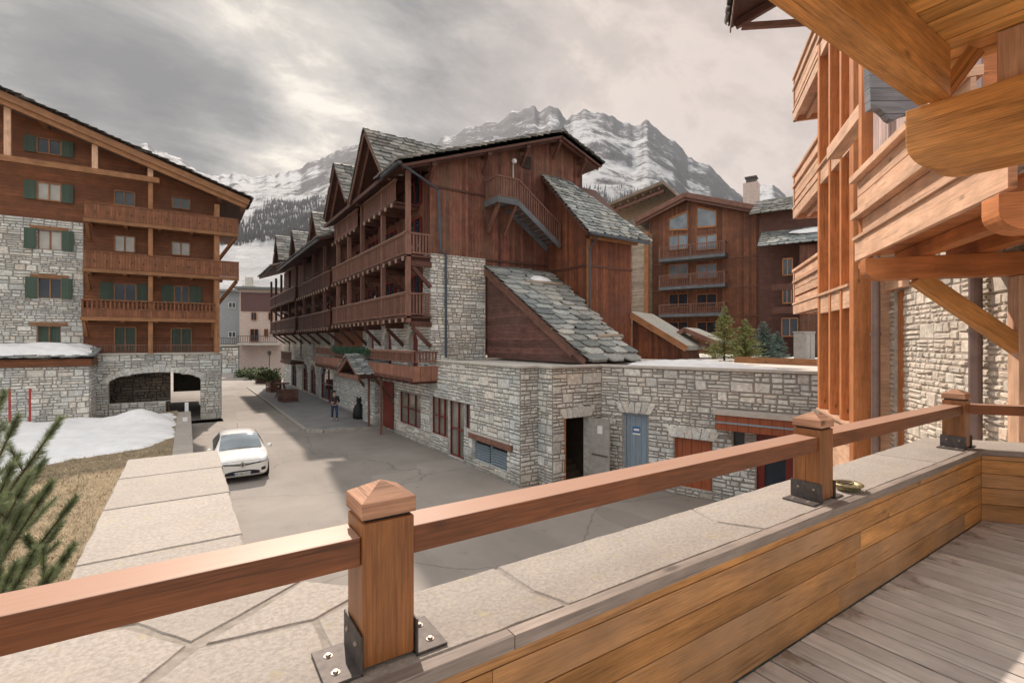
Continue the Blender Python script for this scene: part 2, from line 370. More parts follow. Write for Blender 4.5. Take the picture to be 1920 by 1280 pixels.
M['fir'] = plain('yellow green fir', (.24, .27, .10), .7, nz=.5, nscale=9)
M['firb'] = plain('blue fir', (.12, .18, .16), .7, nz=.5, nscale=9)
M['leaf'] = plain('shrub leaves', (.11, .14, .06), .7, nz=.5, nscale=5)
# ------------------------------------------------------------------ ground materials
def m_asphalt():
    m = MT('asphalt', .85, .3); g = m.geo()
    n = m.noise(g, .35, 5, .6); f = m.noise(g, 60, 3, .7); s = m.noise(m.mapv(g, (1.6, .12, 1)), 1.0, 4, .6)
    c = m.mix(m.ramp(n, [(.35, 0.0), (.65, 1.0)]), (.245, .222, .203), (.325, .292, .266))
    c = m.mix(m.math('MULTIPLY', m.ramp(s, [(.45, 0.0), (.6, 1.0)]), .35), c, (.31, .27, .24))
    c = m.mix(m.math('MULTIPLY', m.ramp(f, [(.35, 0.0), (.65, 1.0)]), .4), c, m.mix(1.0, c, (.55, .55, .55), 'MULTIPLY'))
    vp = m.n('ShaderNodeTexVoronoi', feature='F1', distance='CHEBYCHEV'); m.L.new(m.mapv(g, (.22, .09, 1)), vp.inputs['Vector']); vp.inputs['Scale'].default_value = 1.0; vp.inputs['Randomness'].default_value = .8
    sc_ = m.n('ShaderNodeSeparateColor'); m.L.new(vp.outputs['Color'], sc_.inputs[0]); c = m.mix(1.0, c, m.ramp(sc_.outputs[0], [(0, .88), (1, 1.08)]), 'MULTIPLY')
    c = m.mix(m.math('MULTIPLY', m.ramp(m.noise(g, 1.9, 6, .7), [(.60, 0.0), (.68, 1.0)]), .35), c, (.12, .11, .105))
    vo = m.n('ShaderNodeTexVoronoi', feature='DISTANCE_TO_EDGE'); w = m.n('ShaderNodeVectorMath', operation='ADD'); m.L.new(g, w.inputs[0])
    nn = m.n('ShaderNodeTexNoise'); nn.inputs['Scale'].default_value = .8; nn.inputs['Detail'].default_value = 5; m.L.new(g, nn.inputs['Vector']); m.L.new(nn.outputs['Color'], w.inputs[1]); m.L.new(w.outputs[0], vo.inputs['Vector']); vo.inputs['Scale'].default_value = .16
    c = m.mix(m.ramp(vo.outputs['Distance'], [(.0, .55), (.005, 0.0)]), c, (.09, .08, .075))
    m.col(c); m.bump(f, .5, .004); return m.m
def m_coping():
    m = MT('coping stone', .8, .3); g = m.geo(); va = m.var()
    c = m.mix(va, (.375, .34, .31), (.45, .405, .37)); f = m.noise(g, 55, 5, .75); n = m.noise(g, 5, 5, .6)
    c = m.mix(m.math('MULTIPLY', m.ramp(f, [(.4, 0.0), (.62, 1.0)]), .5), c, (.20, .18, .165))
    c = m.mix(m.math('MULTIPLY', m.ramp(n, [(.5, 0.0), (.75, 1.0)]), .4), c, (.46, .41, .33))
    li = m.noise(m.mapv(g, (1, 1, 1), (4, 2, 0)), 13, 5, .7)
    c = m.mix(m.math('MULTIPLY', m.ramp(li, [(.60, 0.0), (.66, 1.0)]), .45), c, (.40, .34, .19))
    c = m.mix(m.math('MULTIPLY', m.ramp(m.noise(g, 2.3, 4, .6), [(.52, 0.0), (.72, 1.0)]), .35), c, (.27, .235, .21))
    h = m.math('ADD', m.math('MULTIPLY', f, .5), m.math('MULTIPLY', m.noise(g, 18, 5, .65), 1.0))
    m.col(c); m.bump(h, .75, .009); return m.m
def m_grass():
    m = MT('dry grass ground', .95, .1); g = m.geo()
    n = m.noise(g, 1.3, 5, .65); f = m.noise(m.mapv(g, (3, 14, 3)), 3, 4, .7)
    c = m.ramp(n, [(.3, (.26, .20, .135)), (.5, (.38, .305, .22)), (.68, (.20, .17, .105))]); c = m.mix(m.math('MULTIPLY', f, .5), c, (.20, .15, .075))
    m.col(c); m.bump(f, .8, .05); return m.m
def m_snow():
    m = MT('snow', .75, .3); g = m.geo(); n = m.noise(g, 2.2, 5, .6)
    c = m.mix(m.ramp(n, [(.35, 0.0), (.7, 1.0)]), (.74, .75, .78), (.85, .84, .84)); d = m.noise(g, .9, 6, .7)
    c = m.mix(m.math('MULTIPLY', m.ramp(d, [(.58, 0.0), (.72, 1.0)]), .4), c, (.50, .46, .41))
    m.col(c); m.bump(m.noise(g, 9, 5, .7), .5, .04); return m.m
def m_mount():
    m = MT('mountain snow and rock', .95, .1); g = m.geo()
    ge = m.n('ShaderNodeNewGeometry'); se = m.n('ShaderNodeSeparateXYZ'); m.L.new(ge.outputs['Normal'], se.inputs[0]); sp = m.n('ShaderNodeSeparateXYZ'); m.L.new(g, sp.inputs[0])
    big = m.noise(m.mapv(g, (1, 1, 1.6)), .0042, 8, .66, .6); st = m.noise(m.mapv(g, (1, 1, .35)), .018, 8, .72, 1.2); fi = m.noise(m.mapv(g, (1, 1, .5)), .06, 6, .75, .5)
    steep = m.math('SUBTRACT', 1.0, se.outputs[2])
    k = m.math('ADD', m.math('MULTIPLY', steep, .55), m.math('ADD', m.math('MULTIPLY', big, .55), m.math('ADD', m.math('MULTIPLY', st, .42), m.math('MULTIPLY', fi, .25))))
    hi = m.n('ShaderNodeMapRange'); m.L.new(sp.outputs[2], hi.inputs[0]); hi.inputs[1].default_value = 250; hi.inputs[2].default_value = 1050; hi.inputs[3].default_value = -.02; hi.inputs[4].default_value = .06
    k = m.math('ADD', k, hi.outputs[0])
    f = m.ramp(k, [(.68, 0.0), (.76, 1.0)])
    rock = m.ramp(fi, [(.35, (.06, .06, .07)), (.65, (.17, .165, .175))])
    m.col(m.mix(f, m.mix(big, (.52, .54, .58), (.66, .65, .65)), rock)); m.bump(m.math('ADD', st, m.math('MULTIPLY', fi, .4)), 1.0, 26); return m.m
M['asphalt'] = m_asphalt(); M['coping'] = m_coping(); M['grass'] = m_grass(); M['snow'] = m_snow(); M['mount'] = m_mount()
M['paving'] = plain('grey terrace paving', (.20, .195, .195), .75, nz=.18, nscale=1.2)
M['kerb'] = plain('kerb stone', (.34, .31, .28), .85, nz=.25, nscale=5)
M['mortar'] = plain('mortar', (.285, .255, .225), .95, nz=.25, nscale=25, bump=.5)
M['concrete'] = plain('coping concrete', (.50, .47, .43), .85, nz=.12, nscale=4)
M['forest'] = plain('bare winter wood', (.085, .082, .085), .95, nz=.35, nscale=.05)
M['drygrass'] = plain('dry grass blades', (.40, .31, .20), .9, nz=.6, nscale=2.2)

# ------------------------------------------------------------------ masonry of real stones
def masonry(mb, O, ud, nn, U, z0, z1, openings=(), size=1.0, seed=1, arch=()):
    """rows of uneven stones standing proud of a mortar sheet. openings: (u0,u1,v0,v1[,rise])"""
    O = V(O); ud = V(ud).normalized(); nn = V(nn).normalized(); r = random.Random(seed); up = V((0, 0, 1))
    P = lambda u, v, d=0: V((O.x, O.y, 0)) + ud*u + nn*d + up*v
    flip = ud.cross(up).dot(nn) < 0
    def quad(q, along=None, var=None):
        mb.face(list(reversed(q)) if flip else q, along, var)
    br = {z0, z1}
    for o in openings: br.update((max(z0, min(z1, o[2])), max(z0, min(z1, o[3]))))
    for o in openings:
        if len(o) > 4 and o[4] > 0:
            k = max(2, int(o[4]/.14))
            for i in range(k+1): br.add(max(z0, min(z1, o[3]-o[4]+o[4]*i/k)))
    br = sorted(br); rows = []
    for a, b in zip(br, br[1:]):
        v = a
        while v < b-1e-4:
            h = r.choice((.12, .17, .21, .26, .32))*size*r.uniform(.85, 1.15)
            if b-v-h < .07*size: h = b-v
            rows.append((v, min(b, v+h))); v += h
    def intervals(v0, v1):
        iv = [(0, U)]; vm = (v0+v1)/2
        for o in openings:
            if o[2]-1e-4 < vm < o[3]+1e-4:
                a, b = o[0], o[1]
                if len(o) > 4 and o[4] > 0 and vm > o[3]-o[4]:
                    t = (vm-(o[3]-o[4]))/o[4]; hw = (b-a)/2*math.sqrt(max(0, 1-t*t)); c = (a+b)/2; a, b = c-hw, c+hw
                nw = []
                for p, q in iv:
                    if b <= p or a >= q: nw.append((p, q)); continue
                    if a > p: nw.append((p, a))
                    if b < q: nw.append((b, q))
                iv = nw
        return iv
    def one(a, b, c, d):
        g = .006*size; j = lambda k=.03: r.uniform(-k, k)*size
        a += g; b -= g; c += g; d -= g
        if b-a < .02 or d-c < .015: return
        q = [(a+abs(j()), c+abs(j(.026))), (b-abs(j()), c+abs(j(.026))), (b-abs(j()), d-abs(j(.026))), (a+abs(j()), d-abs(j(.026)))]
        h = r.uniform(.012, .038)*size; ins = min(.014*size, (b-a)*.2, (d-c)*.25); cu = (a+b)/2; cv = (c+d)/2
        top = [(u+(ins if u < cu else -ins), v+(ins if v < cv else -ins)) for u, v in q]
        bot3 = [P(u, v, 0) for u, v in q]; top3 = [P(u, v, h*r.uniform(.75, 1.25)) for u, v in top]
        va = r.uniform(.02, 1)
        quad(top3, None, va)
        for i in range(4):
            k = (i+1) % 4; quad([bot3[i], bot3[k], top3[k], top3[i]], None, va)
    def pile_(a, b, c, d):          # fill one cell with two or three thinner, uneven stones
        k = 3 if (d-c) > .24*size and r.random() < .5 else 2
        cut = [c]+sorted(c+(d-c)*(i+r.uniform(.75, 1.25))/k for i in range(k-1))+[d]
        for p_, q_ in zip(cut, cut[1:]):
            if b-a > .3*size and r.random() < .5: mm = a+(b-a)*r.uniform(.3, .7); one(a, mm, p_, q_); one(mm, b, p_, q_)
            else: one(a, b, p_, q_)
    for v0, v1 in rows:
        for a, b in intervals(v0, v1):
            quad([P(a, v0), P(b, v0), P(b, v1), P(a, v1)], None, 0.0)
            u = a
            while u < b-1e-4:
                h = v1-v0; w = h*r.uniform(1.1, 3.4) if h < .16*size else h*r.uniform(.8, 2.2)
                w = max(w, .1*size)
                if b-u-w < .09*size: w = b-u
                q3 = r.random()
                if h > .15*size and q3 < .72:
                    pile_(u, u+w, v0, v1)
                else: one(u, u+w, v0, v1)
                u += w
    for o in openings:                                     # voussoirs and reveals
        a, b, c, d = o[:4]; rise = o[4] if len(o) > 4 else 0; dep = -.28
        pts = []
        if rise > 0:
            for i in range(13):
                t = math.pi*i/12; pts.append(((a+b)/2-(b-a)/2*math.cos(t), d-rise+rise*math.sin(t)))
        else: pts = [(a, d), (b, d)]
        path = [(a, c)]+pts+[(b, c)]
        for p, q in zip(path, path[1:]):
            if (V((p[0]-q[0], p[1]-q[1]))).length < .01: continue
            quad([P(p[0], p[1], dep), P(q[0], q[1], dep), P(q[0], q[1], .0), P(p[0], p[1], .0)], None, .35)
        quad([P(b, c, dep), P(a, c, dep), P(a, c, .0), P(b, c, .0)], None, .35)
        if o in arch or (rise > 0):
            n = max(6, int(((b-a)+2*rise)/(.17*size))); 
            for i in range(n):
                t0, t1 = (i+.06)/n, (i+.94)/n
                def pt(t, e):
                    if rise > 0:
                        an = math.pi*t; return P((a+b)/2-((b-a)/2+e)*math.cos(an), d-rise+(rise+e)*math.sin(an), .045)
                    x = a-.1+(b-a+.2)*t; lean = (t-.5)*.35*e/.3
                    return P(x+lean, d+.02+e, .045)
                e1 = .30*size*r.uniform(.85, 1.1); va = r.uniform(.1, 1)
                q = [pt(t0, .0), pt(t1, .0), pt(t1, e1), pt(t0, e1)]; quad(q, None, va)
                bk = [p-nn*.04 for p in q]
                for i2 in range(4):
                    k = (i2+1) % 4; quad([bk[i2], bk[k], q[k], q[i2]], None, va)

def slates(mb, O, ud, vd, U, Vl, w=.5, ex=.32, seed=1, skip=None, thick=.04, uext=None):
    """lapped stone slabs. O lower-left corner, ud along the eave, vd up the slope; uext(v) -> (u0,u1)"""
    O = V(O); ud = V(ud).normalized(); vd = V(vd).normalized(); n = ud.cross(vd).normalized(); r = random.Random(seed)
    mb.face([O+ud*(uext(0)[0] if uext else 0), O+ud*(uext(0)[1] if uext else U), O+ud*(uext(Vl)[1] if uext else U)+vd*Vl, O+ud*(uext(Vl)[0] if uext else 0)+vd*Vl], None, 0.0)
    v = -.06; row = 0
    while v < Vl:
        e = ex*r.uniform(.85, 1.15); u0, u1 = uext(max(0, v)) if uext else (0, U)
        u = u0-.05 - (w*.5 if row % 2 else 0)*r.random()
        while u < u1:
            ww = w*r.uniform(.6, 1.35); ln = min(e*1.55, Vl-v+.05); a, b = max(u, u0-.05), min(u+ww, u1+.05)
            if b-a > .08 and not (skip and skip((a+b)/2, v)):
                th = thick*r.uniform(.7, 1.5); j = lambda: r.uniform(-.03, .03); cz = (b-a)*r.uniform(.12, .28)
                lift = r.uniform(.0, .02)
                q = [(a+.01, v+cz*.8+j()), (a+cz, v+j()*.6), (b-cz, v+j()*.6), (b-.01, v+cz*.8+j()), (b-.01, v+ln), (a+.01, v+ln)]
                f = lambda u_, v_, h: O+ud*u_+vd*v_+n*h
                top = [f(p, s_, (th+.045+lift) if s_ < v+ln-.01 else .02+th*.3) for p, s_ in q]; bot = [t-n*th for t in top]
                va = r.uniform(.02, 1)
                mb.face(top, None, va)
                for i in range(5):
                    k = (i+1) % 6; mb.face([bot[i], bot[k], top[k], top[i]], None, va)
            u += ww
        v += e; row += 1

def balustrade(mb, p0, p1, z0, z1, gap=.14, w=.045, rail=.09, low=.1, posts=0, pw=.1):
    """top rail, bottom rail and upright boards between plan points"""
    p0 = V((p0[0], p0[1], 0)); p1 = V((p1[0], p1[1], 0)); d = p1-p0; Ln = d.length; d.normalize(); Z = V((0, 0, 1))
    mb.beam(p0+Z*(z1-rail/2), p1+Z*(z1-rail/2), rail*1.2, rail)
    mb.beam(p0+Z*(z0+low), p1+Z*(z0+low), rail*.8, rail*.8)
    n = max(1, int(Ln/gap))
    for i in range(n):
        q = p0+d*(Ln*(i+.5)/n); sd = V((-d.y, d.x, 0))
        mb.beam(q+Z*(z0+low), q+Z*(z1-rail), w*.6, w, up=d)
    for i in range(posts):
        q = p0+d*(Ln*i/max(1, posts-1)); mb.beam(q+Z*z0, q+Z*(z1+.02), pw, pw, up=d)

def wall_window(root, P, ud, nn, w, h, frame=M['frame'], pane=M['glass'], shutter=None, depth=.05, mull=1, name='window', cross=0, lintel=None, sill=None):
    """window centred on P, ud along the wall, nn outwards: frame > pane, shutter, sill"""
    P = V(P); ud = V(ud).normalized(); nn = V(nn).normalized(); Z = V((0, 0, 1)); f = MB(int(abs(P.x*7+P.z*13+P.y*3))+1); t = .07
    def bar(u0, v0, u1, v1, ww, hh=.07):
        f.beam(P+ud*u0+Z*v0+nn*depth, P+ud*u1+Z*v1+nn*depth, hh, ww, up=(ud if abs(u1-u0) < 1e-6 else Z))
    bar(-w/2, -h/2, w/2, -h/2, t); bar(-w/2, h/2, w/2, h/2, t); bar(-w/2, -h/2+t/2, -w/2, h/2-t/2, t); bar(w/2, -h/2+t/2, w/2, h/2-t/2, t)
    for i in range(mull): u = -w/2+w*(i+1)/(mull+1); bar(u, -h/2+t/2, u, h/2-t/2, t*.9, .06)
    for i in range(cross): v = -h/2+h*(i+1)/(cross+1); bar(-w/2+t/2, v, w/2-t/2, v, t*.6, .05)
    fo = f.build(name, frame, root)
    g = MB(); g.face([P+ud*(-w/2)+Z*(-h/2)+nn*.012, P+ud*(w/2)+Z*(-h/2)+nn*.012, P+ud*(w/2)+Z*(h/2)+nn*.012, P+ud*(-w/2)+Z*(h/2)+nn*.012]); g.build('pane', pane, fo)
    if shutter:
        for s in (-1, 1):
            m = MB(); sw = w*.5; c = P+ud*(s*(w/2+sw/2+.04))+nn*.05
            m.hull([c+ud*(-sw/2)+Z*(-h/2-.03), c+ud*(sw/2)+Z*(-h/2-.03), c+ud*(sw/2)+Z*(h/2+.03), c+ud*(-sw/2)+Z*(h/2+.03)], [c+ud*(-sw/2)+Z*(-h/2-.03)-nn*.05, c+ud*(sw/2)+Z*(-h/2-.03)-nn*.05, c+ud*(sw/2)+Z*(h/2+.03)-nn*.05, c+ud*(-sw/2)+Z*(h/2+.03)-nn*.05])
            for v in (-h*.32, h*.32): m.beam(c+ud*(-sw/2+.03)+Z*v+nn*.015, c+ud*(sw/2-.03)+Z*v+nn*.015, .03, .08)
            m.build('shutter', shutter, fo)
    if lintel:
        m = MB(); m.beam(P+ud*(-w/2-.25)+Z*(h/2+.13)+nn*.05, P+ud*(w/2+.25)+Z*(h/2+.13)+nn*.05, .16, .17); m.build('lintel', lintel, fo)
    if sill:
        m = MB(); m.beam(P+ud*(-w/2-.08)+Z*(-h/2-.08)+nn*.09, P+ud*(w/2+.08)+Z*(-h/2-.08)+nn*.09, .2, .07); m.build('sill', sill, fo)
    return fo

# ------------------------------------------------------------------ ground
g = MB(); g.face([(-900, -60, -.35), (900, -60, -.35), (900, 900, -.35), (-900, 900, -.35)]); struct('ground', g, M['grass'])
g = MB()
g.face([(.12, -8, 0), (30, -8, 0), (30, 24, 0), (9.35, 24, 0), (9.35, 62, 0), (9.35, 68, .15), (-6, 68, .15), (-9, 50, 0), (-9, 36.4, 0), (1.9, 36.4, 0), (1.9, 35, 0), (.12, 35, 0)]); struct('road', g, M['asphalt'])
g = MB(); g.face([(-60, 64, .06), (60, 64, .06), (60, 160, 1.2), (-60, 160, 1.2)]); struct('square', g, M['asphalt'])
# terrace pavement with a kerb
ter = [(5.45, 28.4), (6.2, 27.7), (8.6, 27.1), (9.35, 27.1), (9.35, 58), (5.4, 58)]
g = MB(); g.prism([(x, y, .15) for x, y in ter], (0, 0, -.14)); struct('pavement', g, M['paving'])
g = MB()
for a, b in zip(ter[:3], ter[1:4]): g.beam((a[0]-.05, a[1]-.05, .085), (b[0]-.05, b[1]-.05, .085), .16, .175)
g.beam((5.37, 28.4, .085), (5.32, 58, .085), .16, .175); struct('kerb', g, M['kerb'])
# garden with its own level behind the low retaining wall
g = MB(3)
def gz(x, y): return .82+.25*noise.noise(V((x*.13, y*.13, 0)))*min(1, (-.4-x)/2)+.03*noise.noise(V((x, y, 3)))
gx = [-.42-.6*i for i in range(50)]; gy = [-4+.8*i for i in range(50)]
for i in range(49):
    for j in range(49):
        g.face([(gx[i+1], gy[j], gz(gx[i+1], gy[j])), (gx[i], gy[j], gz(gx[i], gy[j])), (gx[i], gy[j+1], gz(gx[i], gy[j+1])), (gx[i+1], gy[j+1], gz(gx[i+1], gy[j+1]))])
struct('lawn', g, M['grass'], smooth=True, weld=True)
g = MB(9); rg = random.Random(4)
for i in range(38000):
    D = rg.uniform(7, 22); px = rg.uniform(-40, 345); p = O0+ray(px)*D
    if p.x > -.45 or p.y > 33: continue
    p.z = gz(p.x, p.y)-.02; a = rg.uniform(0, 6.28); h = rg.uniform(.03, .12); le = rg.uniform(.03, .16); w = rg.uniform(.005, .012)
    s = V((math.cos(a+1.57), math.sin(a+1.57), 0))*w; t = V((math.cos(a)*le, math.sin(a)*le, h))
    g.face([p-s, p+s, p+t])
o = g.build('dry_grass', M['drygrass']); tag(o, 'straw coloured winter grass beside the snow below the terrace', 'grass', kind='stuff')
# snow on the lawn
def snow_sheet(name, outline, z, top, seed, n=46, mat=M['snow'], pile=None):
    xs = [p[0] for p in outline]; ys = [p[1] for p in outline]; x0, x1, y0, y1 = min(xs), max(xs), min(ys), max(ys)
    def dist(x, y):
        best = 1e9; ins = False
        for (ax, ay), (bx, by) in zip(outline, outline[1:]+outline[:1]):
            dx, dy = bx-ax, by-ay; t = max(0, min(1, ((x-ax)*dx+(y-ay)*dy)/(dx*dx+dy*dy))); best = min(best, math.hypot(x-ax-dx*t, y-ay-dy*t))
            if (ay > y) != (by > y) and x < (bx-ax)*(y-ay)/(by-ay)+ax: ins = not ins
        return best if ins else -best
    mb = MB(seed); zz = {}
    for i in range(n+1):
        for j in range(n+1):
            x = x0+(x1-x0)*i/n; y = y0+(y1-y0)*j/n; d = dist(x, y)+.35*noise.noise(V((x*1.1, y*1.1, seed)))+.12*noise.noise(V((x*4, y*4, seed)))
            base = z(x, y) if callable(z) else z
            h = top*(1-math.exp(-max(0, d)*1.8))+.10*noise.noise(V((x*.8, y*.8, seed+5)))*min(1, max(0, d)) + .03*noise.noise(V((x*4, y*4, seed+9)))
            if pile: h += pile(x, y)*min(1, max(0, d)*2)
            zz[i, j] = V((x, y, base+h if d > 0 else base-.06)), d
    for i in range(n):
        for j in range(n):
            q = [zz[i, j], zz[i+1, j], zz[i+1, j+1], zz[i, j+1]]
            if max(t[1] for t in q) > -.05: mb.face([t[0] for t in q])
    return mb.build(name, mat, smooth=True, weld=True)
def P2(px, py, z=.85): p = onZ(px, py, z); return (p.x, p.y)
sn = [P2(328, 772), P2(332, 815), P2(275, 838), P2(150, 856), P2(60, 872), P2(20, 900), P2(-60, 930), P2(-160, 880), P2(-200, 800), (-14, 33.9), (-.7, 33.9)]
o = snow_sheet('snow_field', sn, gz, .22, 5, 90, pile=lambda x, y: .45*math.exp(-((x+2.0)**2+(y-30.5)**2)/1.3)); tag(o, 'wide patch of old snow on the lawn under the stone arch', 'snow', kind='stuff')
# ------------------------------------------------------------------ our terrace: deck, parapet, railing
ZD, ZC = 3.3, 3.93
g = MB(11); x = -.6; rb = random.Random(2)
while x < 9.2:
    g.box(x, x+.1335, -2.6, 1.345, ZD-.03, ZD+rb.uniform(-.0015, .0015), along=V((0, 1, 0))); x += .1455
o = struct('deck', g, M['deck'], bevel=.0015)
g = MB(11); g.box(-.6, 9.3, -2.6, 1.345, ZD-.2, ZD-.045); struct('deck_base', g, M['dark'])
wdir = V((.598, -.802, 0)); wn = V((.802, .598, 0))
C0 = V((5.93, 1.352, 0))
par = thing('parapet_wall', 'low terrace parapet with flagstone coping and stained plank cladding under the timber railing', 'parapet wall', (2, 1.6, 0))
g = MB(12); hz = [3.885, 3.846, 3.722, 3.597, 3.45, 3.30]
for a, b in zip(hz, hz[1:]):
    x = -1.6-rb.uniform(0, 1)
    while x < 5.93:
        e = min(5.93, x+rb.uniform(2.2, 3.6)); g.box(x+.001, e-.001, 1.352, 1.374, b+.0022, a-.0022, along=V((1, 0, 0))); x = e
    g.beam(C0+wn*.011+wdir*.002+V((0, 0, (a+b)/2)), C0+wn*.011+wdir*4+V((0, 0, (a+b)/2)), .022, a-b-.0044)
g.build('cladding', M['clad'], par, bevel=.002)
g = MB(13)
for a, b in ((-2.6, .9), (.902, 3.1), (3.102, 5.93)): g.box(a, b, 1.343, 1.392, 3.886, 3.934, along=V((1, 0, 0)))
g.beam(C0+wn*.022+V((0, 0, 3.91)), C0+wn*.022+wdir*4+V((0, 0, 3.91)), .049, .048)
M['trim'] = wood('silver edge board', (.30, .25, .22), vary=.15, grain=.5, rough=.7)
g.build('edge_board', M['trim'], par, bevel=.003)
# flagstones
def Q(px, py): p = onZ(px, py, ZC); return (p.x, p.y)
J, K, S1, Uu, Qq, Lp = Q(357, 1206), Q(591, 1162), Q(631, 1276), Q(250, 1170), Q(175, 1280), (.40, 2.14)
inn = 1.394; S1 = (S1[0]+.02, inn); Qe = (Qq[0]+(inn-Qq[1])*.4, inn); T1 = (.62, 1.93)
J2 = (J[0]+.02, J[1]-.03)
UL = (Uu[0]-.28, 2.22)
r1a, r1b, r1c = Q(939, 1070), Q(998, 1108), Q(1060, 1142); r1a = (r1a[0], 1.81); r1c = (r1c[0]+.03, inn)
slabs = [
 [J, Uu, UL, (-.41, 2.22), (-.41, 2.27), (.25, 2.27), Lp],
 [J2, Lp, T1, K],
 [J2, K, S1, Qe],
 [J, Qe, (-2.6, inn), (-2.6, 2.2), (UL[0]-.01, UL[1]-.02), (Uu[0]-.01, Uu[1]-.01)],
 [K, T1, (.74, 1.81), r1a, r1b, r1c, S1],
 [r1a, (2.45, 1.81), (2.38, 1.6), (2.5, inn), r1c, r1b],
 [(2.45, 1.81), (3.75, 1.82), (3.68, inn), (2.5, inn), (2.38, 1.6)],
 [(3.75, 1.82), (4.95, 1.83), (5.02, inn), (3.68, inn)],
 [(4.95, 1.83), (6.25, 1.85), (5.96, inn), (5.02, inn)],
 [(6.25, 1.85), (6.25+2.4*.598, 1.85-2.4*.802), (5.96+2.4*.598, inn-2.4*.802), (5.96, inn)],
]
for a, b in ((2.27, 2.81), (2.81, 3.65), (3.65, 4.42), (4.42, 5.12)): slabs.append([(-.41, a), (-.41, b), (.235, b+.01), (.245, a+.01)])
g = MB(14); gm = MB(15)
def shrink(poly, d):
    n = len(poly); ar = sum(poly[i][0]*poly[(i+1) % n][1]-poly[(i+1) % n][0]*poly[i][1] for i in range(n))
    if ar < 0: poly = list(reversed(poly))
    out = []
    for i in range(n):
        a, b, c = V((*poly[i-1], 0)), V((*poly[i], 0)), V((*poly[(i+1) % n], 0))
        e1 = (b-a).normalized(); e2 = (c-b).normalized(); n1_ = V((-e1.y, e1.x, 0)); n2_ = V((-e2.y, e2.x, 0)); m = (n1_+n2_); k = d/max(.35, m.length/2); out.append(b+m.normalized()*k)
    return out
def rough_edges(poly, seed):
    out = []; r = random.Random(seed)
    for i in range(len(poly)):
        a, b = poly[i], poly[(i+1) % len(poly)]; L_ = (b-a).length; k = max(1, int(L_/.07)); nrm = V((-(b-a).y, (b-a).x, 0)).normalized()
        for j in range(k): q = a+(b-a)*(j/k); out.append(q+nrm*(noise.noise(q*9+V((seed, 0, 0)))*.007 if j else 0))
    return out
for i, sl in enumerate(slabs):
    p = rough_edges(shrink(sl, .0085), i); inr = [(q+(sum(p, V((0, 0, 0)))/len(p)-q).normalized()*.006) for q in p]
    va = g.r.random(); top = [q+V((0, 0, ZC)) for q in inr]; ed = [q+V((0, 0, ZC-.006)) for q in p]; bo = [q+V((0, 0, ZC-.05)) for q in p]
    g.face(top, None, va)
    for k in range(len(p)):
        l = (k+1) % len(p); g.face([ed[k], ed[l], top[l], top[k]], None, va); g.face([bo[k], bo[l], ed[l], ed[k]], None, va)
    gm.face([V((a, b, ZC-.005)) for a, b in (sl if sum(sl[k][0]*sl[(k+1) % len(sl)][1]-sl[(k+1) % len(sl)][0]*sl[k][1] for k in range(len(sl))) > 0 else reversed(sl))])
gm = MB(15); gm.face([V((a, b, ZC-.006)) for a, b in ((-2.6, 1.393), (5.955, 1.393), (6.25+.3, 1.84-.4), (6.25, 1.83), (2.45, 1.80), (.74, 1.795), (.41, 2.125), (.235, 2.26), (.225, 5.1), (-.40, 5.1), (-.40, 2.20), (-2.6, 2.18))]); g.build('flagstone', M['coping'], par); gm.build('mortar_joint', M['mortar'], par)
g = MB(16); g.box(.30, 6.2, 1.42, 1.78, 0, ZC-.052); g.box(-2.6, .30, 1.42, 2.15, 0, ZC-.052); g.box(-.36, .19, 2.15, 5.08, 0, ZC-.052)
g.prism([(6.2, 1.42, 0), (6.2, 1.80, 0), (7.7, -.2, 0), (7.35, -.45, 0)], (0, 0, ZC-.052)); g.build('wall_core', M['stone'], par)
low = thing('retaining_wall', 'low stone garden wall running beside the parked white car', 'wall', (0, 15, 0))
g = MB(17); masonry(g, (.14, 33.4, 0), (0, -1, 0), (1, 0, 0), 28.3, 0, .86, seed=3); g.build('wall_face', M['stone'], low)
g = MB(18); y = 5.12
while y < 33.4:
    e = min(33.4, y+rb.uniform(.9, 1.3)); g.box(-.42, .20, y+.006, e-.006, .865, .94+rb.uniform(-.006, .006)); y = e
g.build('coping_slab', M['coping'], low, bevel=.01)
g = MB(19); g.box(-.40, .13, 5.12, 33.39, 0, .862); g.build('wall_core', M['stone'], low)

